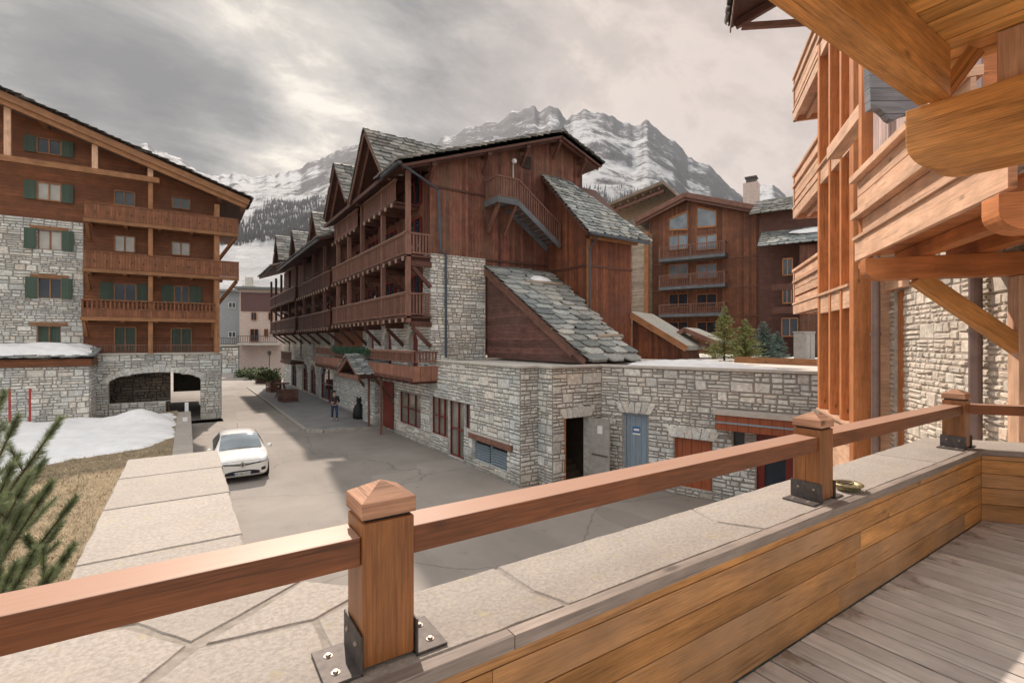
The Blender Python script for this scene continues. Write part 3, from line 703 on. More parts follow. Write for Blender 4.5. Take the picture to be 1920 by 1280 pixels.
# railing
rail = thing('timber_railing', 'orange brown timber handrail on square posts along the stone parapet', 'railing', (2, 1.5, ZC))
def rail_post(x, y, ux=V((1, 0, 0)), uy=V((0, 1, 0))):
    B = V((x, y, 0)); w = .16
    def P(a, b, z): return B+ux*a+uy*b+V((0, 0, z))
    def blk(mb, a0, a1, b0, b1, z0, z1, along=V((0, 0, 1))):
        mb.hull([P(a0, b0, z1), P(a1, b0, z1), P(a1, b1, z1), P(a0, b1, z1)], [P(a0, b0, z0), P(a1, b0, z0), P(a1, b1, z0), P(a0, b1, z0)], along, mb.r.random() if False else .5, (mb.r.random()*9, mb.r.random()*9))
    m = MB(int(x*10)+31); blk(m, 0, w, 0, w, ZC+.012, 4.365)
    po = m.build('post', M['post'], rail, bevel=.005)
    m = MB(int(x*10)+32); blk(m, .012, w-.012, .012, w-.012, 4.36, 4.377); m.build('post_neck', M['dark'], po)
    m = MB(int(x*10)+33); e = .004
    base = [P(-e, -e, 4.377), P(w+e, -e, 4.377), P(w+e, w+e, 4.377), P(-e, w+e, 4.377)]; mid = [p+V((0, 0, .047)) for p in base]; ap = P(w/2, w/2, 4.468)
    m.face(list(reversed(base)), None, .5)
    for i in range(4):
        k = (i+1) % 4; m.face([base[i], base[k], mid[k], mid[i]], None, .5); m.face([mid[i], mid[k], ap], None, .62)
    m.build('post_cap', M['cap'], po, bevel=.002)
    for s in (-1, 1):
        m = MB(5); a0 = -.003 if s < 0 else w+.003; a1 = a0+s*.006; a2 = a0+s*.105
        blk(m, min(a0, a1), max(a0, a1), -.012, w+.012, ZC+.002, ZC+.115); blk(m, min(a0, a2), max(a0, a2), -.012, w+.012, ZC+.002, ZC+.010)
        br = m.build('bracket', M['iron'], po, bevel=.0015)
        m = MB(6)
        for b in (.035, .125):
            m = MB(6); c = P(a0+s*.065, b, ZC+.010); m.lathe(c, [(.0001, .008), (.007, .008), (.0085, .005), (.0085, .002), (.013, .002), (.013, 0)], 12)
            c2 = P(a1, b, ZC+.075); m.tube([c2, c2+ux*(s*.004), c2+ux*(s*.007)], [.008, .008, .005], 10)
            m.build('bolt', M['bolt'], br)
    return po
M['cap'] = wood('weathered post cap', (.40, .22, .14), vary=.3, grain=.8, rough=.75)
for x in (.4286, 3.17, 5.82): rail_post(x, 1.437)
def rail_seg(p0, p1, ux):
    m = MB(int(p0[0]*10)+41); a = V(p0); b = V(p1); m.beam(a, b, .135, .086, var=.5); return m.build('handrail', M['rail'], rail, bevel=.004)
zr = 4.325-.043
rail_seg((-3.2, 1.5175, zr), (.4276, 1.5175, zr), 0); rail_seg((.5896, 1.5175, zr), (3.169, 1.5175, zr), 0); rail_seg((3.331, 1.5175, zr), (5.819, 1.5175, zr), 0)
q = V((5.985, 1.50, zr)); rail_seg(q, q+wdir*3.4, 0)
# round metal dish on the coping
d = thing('ashtray', 'small round brass coloured ashtray on the coping behind the second railing post', 'ashtray', tuple(onZ(1592, 921, ZC)))
m = MB(3); c = V(d.location)+V((.03, .02, .001)); m.lathe(c, [(.001, 0), (.062, 0), (.072, .012), (.070, .028), (.088, .034), (.090, .041), (.083, .046), (.060, .044), (.056, .036), (.001, .034)], 32, .5)
M['brass'] = plain('dull brass', (.34, .29, .17), .45, .7, nz=.4, nscale=40); m.build('dish', M['brass'], d, smooth=True)
m = MB(4); m.box(c.x-.035, c.x+.035, c.y-.006, c.y+.006, c.z+.047, c.z+.052); m.lathe(c, [(.030, .045), (.030, .050), (.036, .050), (.036, .045)], 24); m.build('grate', M['iron'], d)

# ------------------------------------------------------------------ the chalet we stand on
CH = thing('timber_chalet', 'warm orange timber and cream stone chalet with balconies beside and above the terrace', 'chalet', (6, 6, 0))
def W(s, r, h):               # s across, r along its street side, h above the eye
    x = .941*s+.339*r; y = -.339*s+.941*r
    return V((CS*x+SN*y, -SN*x+CS*y, H+h))
UU = (W(0, 1, 0)-W(0, 0, 0)).normalized(); WW = (W(1, 0, 0)-W(0, 0, 0)).normalized(); ZZ = V((0, 0, 1))
def wbox(mb, s0, s1, r0, r1, h0, h1, along=None, var=None):
    if var is None: var = mb.r.random()
    a = [W(s0, r0, h1), W(s1, r0, h1), W(s1, r1, h1), W(s0, r1, h1)]; b = [W(s0, r0, h0), W(s1, r0, h0), W(s1, r1, h0), W(s0, r1, h0)]
    mb.hull(a, b, along, var, (mb.r.random()*9, mb.r.random()*9) if along is not None else (0, 0))
# porch beams over our heads
X1, Y1 = V((1, 0, 0)), V((0, 1, 0)); KP = .8
def kz(h): return H+h*KP
m = MB(51); m.box(-1.2, 4.69*KP, 1.234*KP, 1.425*KP, kz(1.8), kz(2.17)-.002, along=X1); m.build('porch_beam', M['beam'], CH, bevel=.008)
m = MB(52); xx = -1.2
while xx < 3.98: m.box(xx, xx+.126, -1.1, 1.425*KP, kz(2.172), kz(2.195)+m.r.uniform(0, .001), along=Y1); xx += .139
m.build('soffit', M['soffit'], CH, bevel=.004)
m = MB(53); m.box(-1.2, 4.06, -1.1, 1.42*KP, kz(2.20), kz(2.45)); m.build('upper_floor', M['dark'], CH)
m = MB(54); prof = [(1.508, 1.80), (1.508, 1.56)]
for i in range(1, 11):
    t = i/10*math.pi/2; prof.append((1.508-.29*(1-math.cos(t)), 1.56-.285*math.sin(t)))
prof += [(-.9, 1.275), (-.9, 1.80)]
m.prism([(5.02*KP, a*KP, kz(b)-.002) for a, b in prof], (-.34*KP, 0, 0), along=Y1); m.build('corbel_beam', M['beam'], CH, bevel=.008)
m = MB(55); m.box(4.74*KP, 4.98*KP, .45*KP, 1.0*KP, kz(1.8), kz(2.165), along=ZZ); m.build('stub_post', M['palewood'], CH, bevel=.006)
m = MB(55); m.beam((4.8*KP, 1.36*KP, kz(1.82)), (4.8*KP, 1.12*KP, kz(2.13)), .07, .07); m.build('strut', M['beam'], CH)
# bay of tall windows
ss, r0, r1, ZG = 2.735, 10.24, 12.9, -4.9
m = MB(56)
for (a, b) in ((10.98, 11.10), (11.78, 11.90), (12.66, 12.82)):
    m = MB(56); wbox(m, ss, ss+.36, a, b, -1.5, 9.2, along=ZZ)
    m.build('mullion', M['orangewood'], CH, bevel=.006)
m = MB(57); wbox(m, ss, ss+.36, r0, r0+.24, -4.9, 9.4, along=ZZ); m.build('post', M['orangewood'], CH, bevel=.01)
for h0, h1 in ((.62, 1.05), (3.5, 3.9), (6.35, 6.75), (-1.9, -1.5)):
    m = MB(58); wbox(m, ss+.02, ss+.30, r0+.245, r1-.085, h0, h1, along=UU)
    wbox(m, ss-.03, ss+.02, r0+.245, r1-.085, h1-.05, h1+.005, along=UU)
    m.build('floor_band', M['palewood'], CH, bevel=.006)
for k, (a, b) in enumerate(((10.49, 10.975), (11.105, 11.775), (11.905, 12.655))):
    for h0, h1 in ((1.06, 3.49), (3.91, 6.34), (-1.49, .61)):
        f = MB(59+k)
        wbox(f, ss+.30, ss+.35, a, a+.06, h0, h1, along=ZZ); wbox(f, ss+.30, ss+.35, b-.06, b, h0, h1, along=ZZ); wbox(f, ss+.30, ss+.35, a+.06, b-.06, h0, h0+.06, along=UU); wbox(f, ss+.30, ss+.35, a+.06, b-.06, h1-.06, h1, along=UU)
        fo = f.build('window', M['palewood'], CH); q = MB(); wbox(q, ss+.32, ss+.33, a+.06, b-.06, h0+.06, h1-.06); q.build('pane', M['glassl'], fo)
m = MB(62); wbox(m, ss+.37, 3.29, r0+.05, r0+.12, -4.9, 9.4); wbox(m, 3.16, 3.22, r0+.13, r1, -4.9, 9.4); wbox(m, ss+.05, ss+.33, r0+.245, r1-.085, -4.9, -1.91); m.build('side_wall', M['palewood'], CH)
# masonry wall with orange shutter and lintel
st = W(4.2, 3.0, 0)
m = MB(63); masonry(m, W(3.3, 3.2, 0), UU, -WW, 7.1, 0, H+2.62, openings=((6.5, 6.92, 2.2, H+.86),), size=.72, seed=11); m.build('stone_wall', M['stonew'], CH)
m = MB(64); wbox(m, 3.34, 3.42, 9.72, 10.1, -2.7, .84, along=ZZ); m.build('door_panel', M['orangewood'], CH)
m = MB(65); wbox(m, 3.20, 3.4, 9.5, 10.25, .87, 1.10, along=UU); m.build('lintel', M['palewood'], CH, bevel=.01)
m = MB(66); wbox(m, 3.62, 9, 3.0, 10.29, -4.9, 2.6); wbox(m, 4.25, 9, 10.31, 16.5, -4.9, 9.3); m.build('body', M['orangewood'], CH)
m = MB(67)
for rr, s_ in ((9.98, 2.99), (7.34, 3.19)):
    m.tube([W(s_, rr, -4.9), W(s_, rr, 9)], .065, 12)
    for h_ in (-2, .1, 2.2, 4.5): m.tube([W(s_, rr, h_), W(s_, rr, h_+.05)], .08, 12)
m.build('downpipe', M['pipe'], CH, smooth=False)
# near balcony carried on rounded brackets
sb, ra, rbn = 1.95, 4.1, 7.25
BA = MB(68)
wbox(BA, sb, sb+.05, ra, rbn, .995, 1.25, along=UU); wbox(BA, sb-.03, sb+.07, ra, rbn, 1.25, 1.29, along=UU)
bal = BA.build('balcony', M['palewood'], CH, bevel=.004)
m = MB(69); ra0, ra = ra, 4.62
for a, b in ((1.30, 1.40), (1.405, 1.50)): pass
wbox(m, sb+.05, sb+.09, ra, rbn, 1.33, 1.50, along=UU); wbox(m, sb-.05, sb+.10, ra, rbn, 1.51, 1.58, along=UU)
for a, b in ((1.62, 1.79), (1.80, 1.975)): wbox(m, sb+.03, sb+.065, ra, rbn, a, b, along=UU)
wbox(m, sb-.05, sb+.11, ra, rbn+.04, 1.98, 2.06, along=UU); m.build('balustrade', M['palewood'], bal, bevel=.004); ra = ra0
m = MB(70); wbox(m, sb+.04, sb+.16, rbn-.12, rbn, .9, 4.7, along=ZZ); m.build('post', M['orangewood'], bal, bevel=.005)
m = MB(71)
k = ra
while k < rbn: wbox(m, sb+.10, 3.28, k, k+.135, 1.07, 1.10, along=WW); k += .14
m.build('balcony_floor', M['orangewood'], bal)
m = MB(72)
for s_ in (2.35, 2.85): wbox(m, s_, s_+.14, ra, rbn-.05, .93, 1.065, along=UU)
m.build('joist', M['orangewood'], bal, bevel=.004)
def corbel(r_, s0, h1, hh, w=.2, mat=M['orangewood'], s1=3.3):
    m = MB(int(r_*10)); pr = [(s0, h1), (s0, h1-hh*.45)]
    for i in range(1, 8):
        t = i/7*math.pi/2; pr.append((s0+hh*.7*(1-math.cos(t)), h1-hh*.45-hh*.55*math.sin(t)))
    pr += [(s1, h1-hh), (s1, h1)]
    m.prism([W(a, r_-w/2, b) for a, b in pr], UU*w, along=WW); return m.build('bracket_beam', mat, CH, bevel=.006)
corbel(6.60, 1.85, .925, .24); corbel(4.02, 1.82, .925, .24)
m = MB(73); m.beam(W(2.36, 6.6, .70), W(3.30, 6.6, -.12), .17, .16, up=ZZ); m.build('brace', M['beam'], CH, bevel=.006)
m = MB(74); wbox(m, 3.18, 3.29, 6.5, 6.7, -4.9, .68, along=ZZ); m.build('post', M['palewood'], CH, bevel=.006)
# screen of upright boards on the near balcony and the grey corbel above it
m = MB(75); wbox(m, 2.25, 2.30, 5.2, 7.6, 1.12, 3.05); m.build('screen', M['screen'], CH)
m = MB(76); wbox(m, 2.18, 2.38, 5.1, 9.6, 3.05, 3.25, along=UU); m.build('screen_rail', M['palewood'], CH, bevel=.005)
m = MB(77); pr = []
for px, py in ((1630, 122), (1745, 122), (1745, 205), (1712, 211), (1697, 215), (1676, 226), (1668, 222), (1660, 212), (1649, 203), (1633, 205)): pr.append(at(px, py, 4.6))
m.prism(pr, V((SN, CS, 0))*.08, along=ZZ); m.build('grey_bracket', M['greywood'], CH, bevel=.004)
# far balconies seen end-on
for k, hb in enumerate((.78, 3.5, 6.28)):
    B = MB(80+k); wbox(B, 2.80, 2.86, 12.95, 16.0, hb, hb+.24, along=UU); wbox(B, 2.80, 4.2, 15.95, 16.0, hb, hb+.24, along=WW); wbox(B, 2.87, 4.2, 12.95, 15.94, hb+.14, hb+.20, along=WW)
    for s_ in (3.1, 3.5, 3.9): wbox(B, s_, s_+.1, 12.95, 15.9, hb+.02, hb+.135, along=UU)
    bo = B.build('balcony', M['palewood'], CH, bevel=.004); m = MB(90+k)
    for a, b in ((.32, .46), (.52, .70), (.72, .86), (.98, 1.16)):
        wbox(m, 2.83, 2.86, 12.95, 15.95, hb+a, hb+b, along=UU); wbox(m, 2.83, 4.2, 15.92, 15.95, hb+a, hb+b, along=WW)
    wbox(m, 2.78, 2.90, 12.95, 16.03, hb+1.2, hb+1.27, along=UU); wbox(m, 2.78, 2.89, 12.95, 16.02, hb+.26, hb+.31, along=UU); wbox(m, 2.78, 2.89, 12.95, 16.02, hb+.88, hb+.94, along=UU); wbox(m, 2.9, 4.2, 15.9, 16.02, hb+1.2, hb+1.27, along=WW)
    wbox(m, 2.80, 2.88, 15.9, 15.98, hb, hb+1.2, along=ZZ); m.build('balustrade', M['palewood'], bo, bevel=.003)
# roof corner high above
RF = MB(95)
a = [W(1.25, 6, 9.85), W(1.25, 16.9, 9.85), W(9, 16.9, 13.2), W(9, 6, 13.2)]; RF.hull([p+ZZ*.10 for p in reversed(a)], list(reversed(a)))
ro = RF.build('roof', M['redtim'], CH)
m = MB(96); slates(m, W(1.15, 16.95, 9.95), -UU, (W(9, 8, 13.2)-W(1.25, 8, 9.85)), 11, 8, .5, .34, 5, thick=.06); m.build('slates', M['slateb'], ro)
for rr in (16.6, 14.9, 13.2, 11.5, 9.8): m = MB(97); m.beam(W(1.35, rr, 9.74), W(4.2, rr, 10.97), .16, .22); m.build('rafter', M['redtim'], ro)
m = MB(98); m.beam(W(1.22, 6, 9.82), W(1.22, 16.92, 9.82), .04, .2); m.beam(W(1.5, 16.4, 9.55), W(3.9, 16.4, 9.2), .14, .16); m.build('eave_board', M['redlight'], ro)
# ------------------------------------------------------------------ the long dark red chalet across the street
CC = thing('hotel_chalet', 'long dark red timber chalet with slate dormers on a pale rubble base along the street', 'chalet', (9.35, 21, 0))
FX, GY = 9.35, 21.0
NX, NY = V((-1, 0, 0)), V((0, -1, 0)); eX, eY = V((1, 0, 0)), V((0, 1, 0))
YA = 13.63
def fY(px, py=640): return onX(px, py, FX)
def opn(x0, y0t, x1, y0b, X=FX, Y0=YA):
    a = onX(x0, y0t, X); b = onX(x1, y0b, X); return a, b
# openings given as picture corners: left x, top y at left x, right x, bottom y at right x
def op_rect(xl, yt, xr, yb, rise=0, Y0=YA):
    a = onX(xl, yt, FX); b = onX(xr, yb, FX); y0, y1 = sorted((a.y, b.y)); return [y0-Y0, y1-Y0, b.z, a.z]+([rise] if rise else [])
wA = op_rect(713, 722, 739, 786); wB = op_rect(747, 732, 789, 806); wC = op_rect(807, 742, 840, 823); wD = op_rect(841.5, 752, 870, 851); wL = op_rect(886, 822, 951, 886)
wD[2] = .06; wCD = [wD[0], wC[1], max(wC[2], .06), wC[3]]
wD2 = op_rect(871, 758, 882, 806)
ops = [tuple(wA), tuple(wB), (wC[0]+.001, wC[1], wC[2], wC[3]), (wD[0], wC[0], wD[2], wC[3]), (wD2[0], wD[0]-.001, wD2[2], wC[3]), tuple(wL)]
m = MB(101); masonry(m, (FX, YA, 0), eY, NX, 21-YA, 0, 4.0, openings=ops[2:], size=1.15, seed=21); m.build('street_wall', M['stone'], CC)
ops2 = [(o[0]-(21-YA), o[1]-(21-YA), o[2], o[3]) for o in ops[:2]]
arch = []
for xl, yt, xr, yb in ((600, 686, 625, 742), (581, 683, 592, 741), (567, 682, 577, 738), (546.5, 681, 556, 735)):
    a = onX(xl, yt, FX); b = onX(xr, yb, FX); arch.append((b.y-21, a.y-21, .2, 2.95, min(.9, (a.y-b.y)/2)))
upd = []
for xl, xr in ((767, 784), (721, 735), (690, 701.5), (666, 674.5)):
    a = onX(xl, 640, FX); b = onX(xr, 640, FX); c = (a.y+b.y)/2-21; upd.append((c-.55, c+.55, 3.25, 5.45, .45))
for yy in (18, 24, 30, 36.5): upd.append((yy, yy+1.0, 3.2, 5.3))
o3 = [tuple(ops2[0]), tuple(ops2[1])]+arch+upd
fixed = []
for o in o3:
    if o[0] < 0: o = (0.02, *o[1:])
    fixed.append(o)
m = MB(102); masonry(m, (FX, 21, 0), eY, NX, 41, 0, 5.85, openings=fixed, size=1.12, seed=22); m.build('street_wall', M['stone'], CC)
# windows, doors, louvres on the street side
def flat_fill(name, o, mat, dx=.2, base=21, mull=2, cross=1, frame=M['redpaint'], pane=M['glass']):
    P = V((FX+dx, base+(o[0]+o[1])/2, (o[2]+o[3])/2)); return wall_window(CC, P, eY, NX, o[1]-o[0]-.02, o[3]-o[2]-.02, frame=frame, pane=pane, mull=mull, cross=cross, name=name)
flat_fill('window', ops2[0], 0, mull=1, cross=0, frame=M['redtim'], pane=M['glassl']); flat_fill('window', ops2[1], 0, mull=2, cross=1, frame=M['redpaint'], pane=M['glassl'])
flat_fill('window', ops[2], 0, base=YA, mull=2, cross=1, pane=M['glassl']); flat_fill('door', ops[3], 0, base=YA, mull=1, cross=1, pane=M['glassl']); flat_fill('window', ops[4], 0, base=YA, mull=0, cross=0, pane=M['glassl'])
lo = ops[5]; lf = flat_fill('louvre_frame', lo, 0, base=YA, mull=1, cross=0, frame=M['louver'], pane=M['black'])
for h0, h1 in ((lo[0], (lo[0]+lo[1])/2), ((lo[0]+lo[1])/2, lo[1])):
    m = MB(3); z = lo[2]+.12
    while z < lo[3]-.1: m.beam((FX+.12, YA+h0+.1, z), (FX+.12, YA+h1-.1, z), .09, .022, up=(-.5, 0, 1)); z += .095
    m.build('louvre', M['louver'], lf)
m = MB(104); m.box(FX-.09, FX+.1, YA+lo[0]-.35, YA+ops[4][0]+.05, lo[3]+.02, lo[3]+.24, along=eY); m.build('lintel', M['redlight'], CC, bevel=.01)
m = MB(105); m.box(FX-.10, FX+.1, YA+lo[0]-.2, YA+lo[1]+.2, lo[3]+.245, lo[3]+.30); m.build('ledge', M['concrete'], CC)
for o in arch:
    flat_fill('arched_door', (o[0], o[1], o[2], o[3]-.25), 0, mull=1, cross=1)
for i, o in enumerate(upd):
    m = MB(); m.box(FX+.22, FX+.26, 21+o[0], 21+o[1], o[2], o[3]); m.build('door_leaf', M['redpaint'] if i < 4 else M['glass'], CC)
m = MB(106); m.box(FX-.07, FX-.055, 31.2, 38.3, 3.2, 5.84); m.build('siding', M['chal_h'], CC)
# corner masonry
m = MB(107)
masonry(m, (9.35, YA, 0), eX, NY, .75, 0, 4.0, size=1.15, seed=31); masonry(m, (10.10, 12.83, 0), eY, NX, .8, 0, 4.0, size=1.15, seed=32)
dA = (onY(1060, 785, 12.83), onY(1104, 895, 12.83)); dAo = (dA[0].x-10.10, dA[1].x-10.10, .05, dA[0].z)
masonry(m, (10.10, 12.83, 0), eX, NY, 2.19, 0, 4.0, openings=(dAo,), arch=(dAo,), size=1.15, seed=33); m.build('corner_wall', M['stone'], CC)
PW = (12.29, 12.83); DW = V((.319, -.948, 0)).normalized(); NW = V((-.948, -.319, 0)).normalized()
def onW(px, py, off=0):
    p, k = on_line(px, (PW[0]+NW.x*off, PW[1]+NW.y*off), DW); D = p.x*SN+p.y*CS; return k, H+(640-py)/FPX*D
def wop(xl, yt, xr, yb): k0, z1 = onW(xl, yt); k1, z0 = onW(xr, yb); return (k0, k1, max(.06, z0), z1)
oB = wop(1168, 773, 1215, 874); oC = wop(1264, 819, 1335, 936); oD = wop(1374, 806, 1396, 870); oE = wop(1418, 806, 1487, 915)
oC = (oC[0], oC[1], .25, oC[3]); oB = (oB[0], oB[1], .45, oB[3]); oE = (oE[0], oE[1], .2, oE[3])
m = MB(108); masonry(m, (*PW, 0), DW, NW, 10.2, 0, 4.0, openings=(oB, oC, oD, oE), arch=(oB, oC), size=1.12, seed=34); m.build('yard_wall', M['stone'], CC)
def Wp(k, z, off=0): return V((PW[0], PW[1], 0))+DW*k+NW*off+V((0, 0, z))
def wpan(name, o, mat, off=-.15, inset=0):
    m = MB(int(o[0]*10)+7); q = [Wp(o[0]+inset, o[2]+inset, off), Wp(o[1]-inset, o[2]+inset, off), Wp(o[1]-inset, o[3]-inset, off), Wp(o[0]+inset, o[3]-inset, off)]
    m.hull(q, [p-NW*.05 for p in q]); return m.build(name, mat, CC)
dB = wpan('door', oB, M['bluedoor']); dC = wpan('door', oC, M['redpaint2'] if 'redpaint2' in M else M['chal_t'], -.12)
dC.data.materials[0] = wood('varnished red door', (.30, .085, .035), plank=.3, vert=True, vary=.1, grain=.4, knots=False, rough=.45)
def wframe(name, o, mat, parent, off=-.10, t=.07):
    m = MB(8)
    for a, b, c, d in ((o[0], o[0]+t, o[2], o[3]), (o[1]-t, o[1], o[2], o[3]), (o[0]+t, o[1]-t, o[3]-t, o[3])):
        q = [Wp(a, c, off), Wp(b, c, off), Wp(b, d, off), Wp(a, d, off)]; m.hull(q, [p-NW*.06 for p in q])
    return m.build(name, mat, parent)
wframe('door_frame', oB, M['louver'], dB); wframe('door_frame', oC, dC.data.materials[0], dC)
k0, z1 = onW(1183, 800); k1, z0 = onW(1197, 815)
m = MB(); q = [Wp(k0, z0, -.142), Wp(k1, z0, -.142), Wp(k1, z1, -.142), Wp(k0, z1, -.142)]; m.hull(q, [p-NW*.008 for p in q]); sg = m.build('notice_plate', M['signblue'], dB); sg['label'] = 'small blue and white notice plate'
zm = (z0+z1)/2; m = MB(); q = [Wp(k0+.04, zm-.02, -.139), Wp(k1-.03, zm-.02, -.139), Wp(k1-.03, zm+.06, -.139), Wp(k0+.04, zm+.06, -.139)]; m.hull(q, [p-NW*.003 for p in q]); q = [Wp(k0-.0, z0-.03, -.139), Wp(k1, z0-.03, -.139), Wp(k1, z0+.03, -.139), Wp(k0, z0+.03, -.139)]; m.hull(q, [p-NW*.003 for p in q]); m.build('notice_band', M['white'], dB)
dk = wpan('window', oD, M['glass']); dE = wpan('door', oE, M['glass']); wframe('door_frame', oE, M['redpaint'], dE, t=.2)
m = MB(109); ka, zt = onW(1341, 769, .5); kb = 9.4; zb = onW(1341, 806, .5)[1]
q = [Wp(ka, zb+.02, .5), Wp(kb, zb+.02, .5), Wp(kb, zt-.12, .5), Wp(ka, zt-.12, .5)]; m.hull(q, [p-NW*.48 for p in q], DW); ca = m.build('canopy', dC.data.materials[0], CC)
m = MB(110); q = [Wp(ka-.05, zt-.115, .56), Wp(kb, zt-.115, .56), Wp(kb, zt, .56), Wp(ka-.05, zt, .56)]; m.hull(q, [p-NW*.54 for p in q]); m.build('canopy_flashing', M['concrete'], ca)
m = MB(111); zz_ = zb+(zt-zb)*.38; q = [Wp(ka, zz_, .525), Wp(kb, zz_, .525), Wp(kb, zz_+.05, .525), Wp(ka, zz_+.05, .525)]; m.hull(q, [p-NW*.02 for p in q]); m.build('canopy_strip', M['louver'], ca)
# open service door
lf = thing  # (name kept short below)
a = onY(1104, 780, 12.70); b = onY(1143, 786, 12.05); a.z = b.z = 0
m = MB(112); z1 = dA[0].z-.03; q = [a+ZZ*.08, b+ZZ*.08, b+ZZ*z1, a+ZZ*z1]; nn_ = (b-a).cross(ZZ).normalized(); m.hull(q, [p-nn_*.05 for p in q]); sd_ = m.build('service_door', M['greydoor'], CC); sd_['label'] = 'grey service door standing open'
m = MB(113); c = a+(b-a)*.15; m.beam(c+nn_*.03+ZZ*1.05, a+(b-a)*.92+nn_*.03+ZZ*1.0, .03, .04); m.build('push_bar', M['iron'], sd_)
m = MB(114); c = a+(b-a)*.42; q = [c+nn_*.012+ZZ*1.75, c+(b-a)*.24+nn_*.012+ZZ*1.75, c+(b-a)*.24+nn_*.012+ZZ*2.02, c+nn_*.012+ZZ*2.02]; m.hull(q, [p-nn_*.008 for p in q]); m.build('paper_notice', M['white'], sd_)
m = MB(115); m.box(dA[0].x-.07, dA[0].x, 12.80, 12.95, .05, dA[0].z+.05); m.build('door_frame', M['frame'], CC)
m = MB(116); m.box(dA[0].x-.2, dA[1].x+.3, 13.05, 15.5, .01, 3.0); m.box(dA[0].x-.2, dA[0].x-.1, 12.9, 13.05, 0, 3)
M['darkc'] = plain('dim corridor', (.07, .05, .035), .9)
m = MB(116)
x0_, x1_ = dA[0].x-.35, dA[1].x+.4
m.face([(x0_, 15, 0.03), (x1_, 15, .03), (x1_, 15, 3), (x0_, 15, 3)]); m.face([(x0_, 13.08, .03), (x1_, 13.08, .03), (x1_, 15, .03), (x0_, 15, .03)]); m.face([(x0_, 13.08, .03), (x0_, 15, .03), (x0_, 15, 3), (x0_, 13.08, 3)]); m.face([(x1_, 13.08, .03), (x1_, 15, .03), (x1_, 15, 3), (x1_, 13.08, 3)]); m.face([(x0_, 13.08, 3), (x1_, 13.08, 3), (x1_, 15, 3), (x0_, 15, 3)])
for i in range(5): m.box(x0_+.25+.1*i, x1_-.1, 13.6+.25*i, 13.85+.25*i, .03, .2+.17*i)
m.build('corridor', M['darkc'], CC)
# coping line of the roof terrace
m = MB(117)
def cop(p, q, n_, e0=0, e1=0):
    p = V((*p, 0)); q = V((*q, 0)); d = (q-p).normalized(); p -= d*e0; q += d*e1; c = n_*(-.08)
    m.beam(p+c+ZZ*4.045, q+c+ZZ*4.045, .34, .085)
cop((9.35, YA), (9.35, 21), NX, .1, 0); cop((9.52, YA), (10.10, YA), NY, 0, 0); cop((10.10, 12.83), (10.10, YA-.09), NX, .1, 0); cop((10.27, 12.83), (12.2, 12.83), NY, 0, 0)
cop((PW[0], PW[1]), (PW[0]+DW.x*10.2, PW[1]+DW.y*10.2), NW, .1, 0); m.build('terrace_coping', M['concrete'], CC, bevel=.01)
m = MB(118); ex_ = (PW[0]+DW.x*10.2, PW[1]+DW.y*10.2)
m.prism([(9.5, 20.95, 4.0), (9.5, YA+.1, 4.0), (10.25, YA+.1, 4.0), (10.25, 12.98, 4.0), (12.4, 12.98, 4.0), (ex_[0]+.15, ex_[1], 4.0), (26, 2, 4.0), (34, 30, 4.0), (20, 30, 4)], (0, 0, -.15)); m.build('flat_roof', M['concrete'], CC)
# stone corner pier and gable end
m = MB(119); masonry(m, (9.35, 21, 0), eX, NY, 12.33-9.35, 4.0, 8.98, size=1.15, seed=41); masonry(m, (9.35, 21.0, 0), eY, NX, .75, 5.85, 8.98, size=1.15, seed=42); m.build('stone_pier', M['stone'], CC)
def zr_(X): return 12.7+.369*(X-8.2) if X < 16.6 else 15.8-.369*(X-16.6)
m = MB(120)
poly = [(9.38, 21.04, 8.98), (12.34, 21.04, 8.98), (12.34, 21.04, 5.0), (18.7, 21.04, 5.0), (18.7, 21.04, zr_(18.7)), (16.6, 21.04, 15.8), (9.38, 21.04, zr_(9.38))]
m.prism(poly, (0, .2, 0)); m.build('gable_wall', M['red_v'], CC)
m = MB(121)
m.box(9.40, 9.6, 21.25, 62, 5.86, 12.75); m.build('upper_wall', M['red_v'], CC)
m = MB(122); m.box(18.5, 18.7, 21.25, 40, 4, zr_(18.7)); m.build('rear_wall', M['red_v'], CC)
m = MB(123)
for z in (8.95, 12.1): m.box(12.36 if z < 9 else 9.4, 16.2, 20.98, 21.03, z-.05, z+.05, along=eX)
m.build('belt_board', M['redtim'], CC)
# main roof
RY0 = 20.25
m = MB(124)
for (xa, xb) in ((7.7, 16.6), (16.6, 19.5)):
    q = [(xa, RY0, zr_(xa)), (xb, RY0, zr_(xb)), (xb, RY0, zr_(xb)+.2), (xa, RY0, zr_(xa)+.2)]; m.prism(q, (0, 34.6-RY0, 0))
roof = m.build('roof', M['redtim'], CC)
m = MB(125); sl = math.hypot(1, .369)
slates(m, (7.6, 23.5, zr_(7.6)+.2), -eY, V((1, 0, .369)), 23.5-RY0+.08, 9.1*sl, .6, .4, 6, thick=.07); slates(m, (19.6, RY0-.08, zr_(19.6)+.2), eY, V((-1, 0, .369)), 5, 3.05*sl, .6, .4, 7, thick=.07)
m.build('slates', M['slateb'], roof)
m = MB(126)
for xa, xb in ((7.75, 16.6), (16.6, 19.45)):
    m.beam((xa, RY0+.03, zr_(xa)+.04), (xb, RY0+.03, zr_(xb)+.04), .06, .30); m.beam((xa+.1, RY0+.25, zr_(xa+.1)-.12), (xb-.05, RY0+.25, zr_(xb-.05)-.12), .1, .16)
m.build('barge_board', M['redtim'], roof)
for X in (9.3, 12.2, 14.5, 16.6, 18.4):
    m = MB(127); m.beam((X, RY0+.1, zr_(X)-.18), (X, 21.1, zr_(X)-.18), .22, .26); m.beam((X, 20.42, zr_(X)-.3), (X, 21.03, zr_(X)-1.0), .12, .14); m.build('purlin_end', M['redtim'], roof)
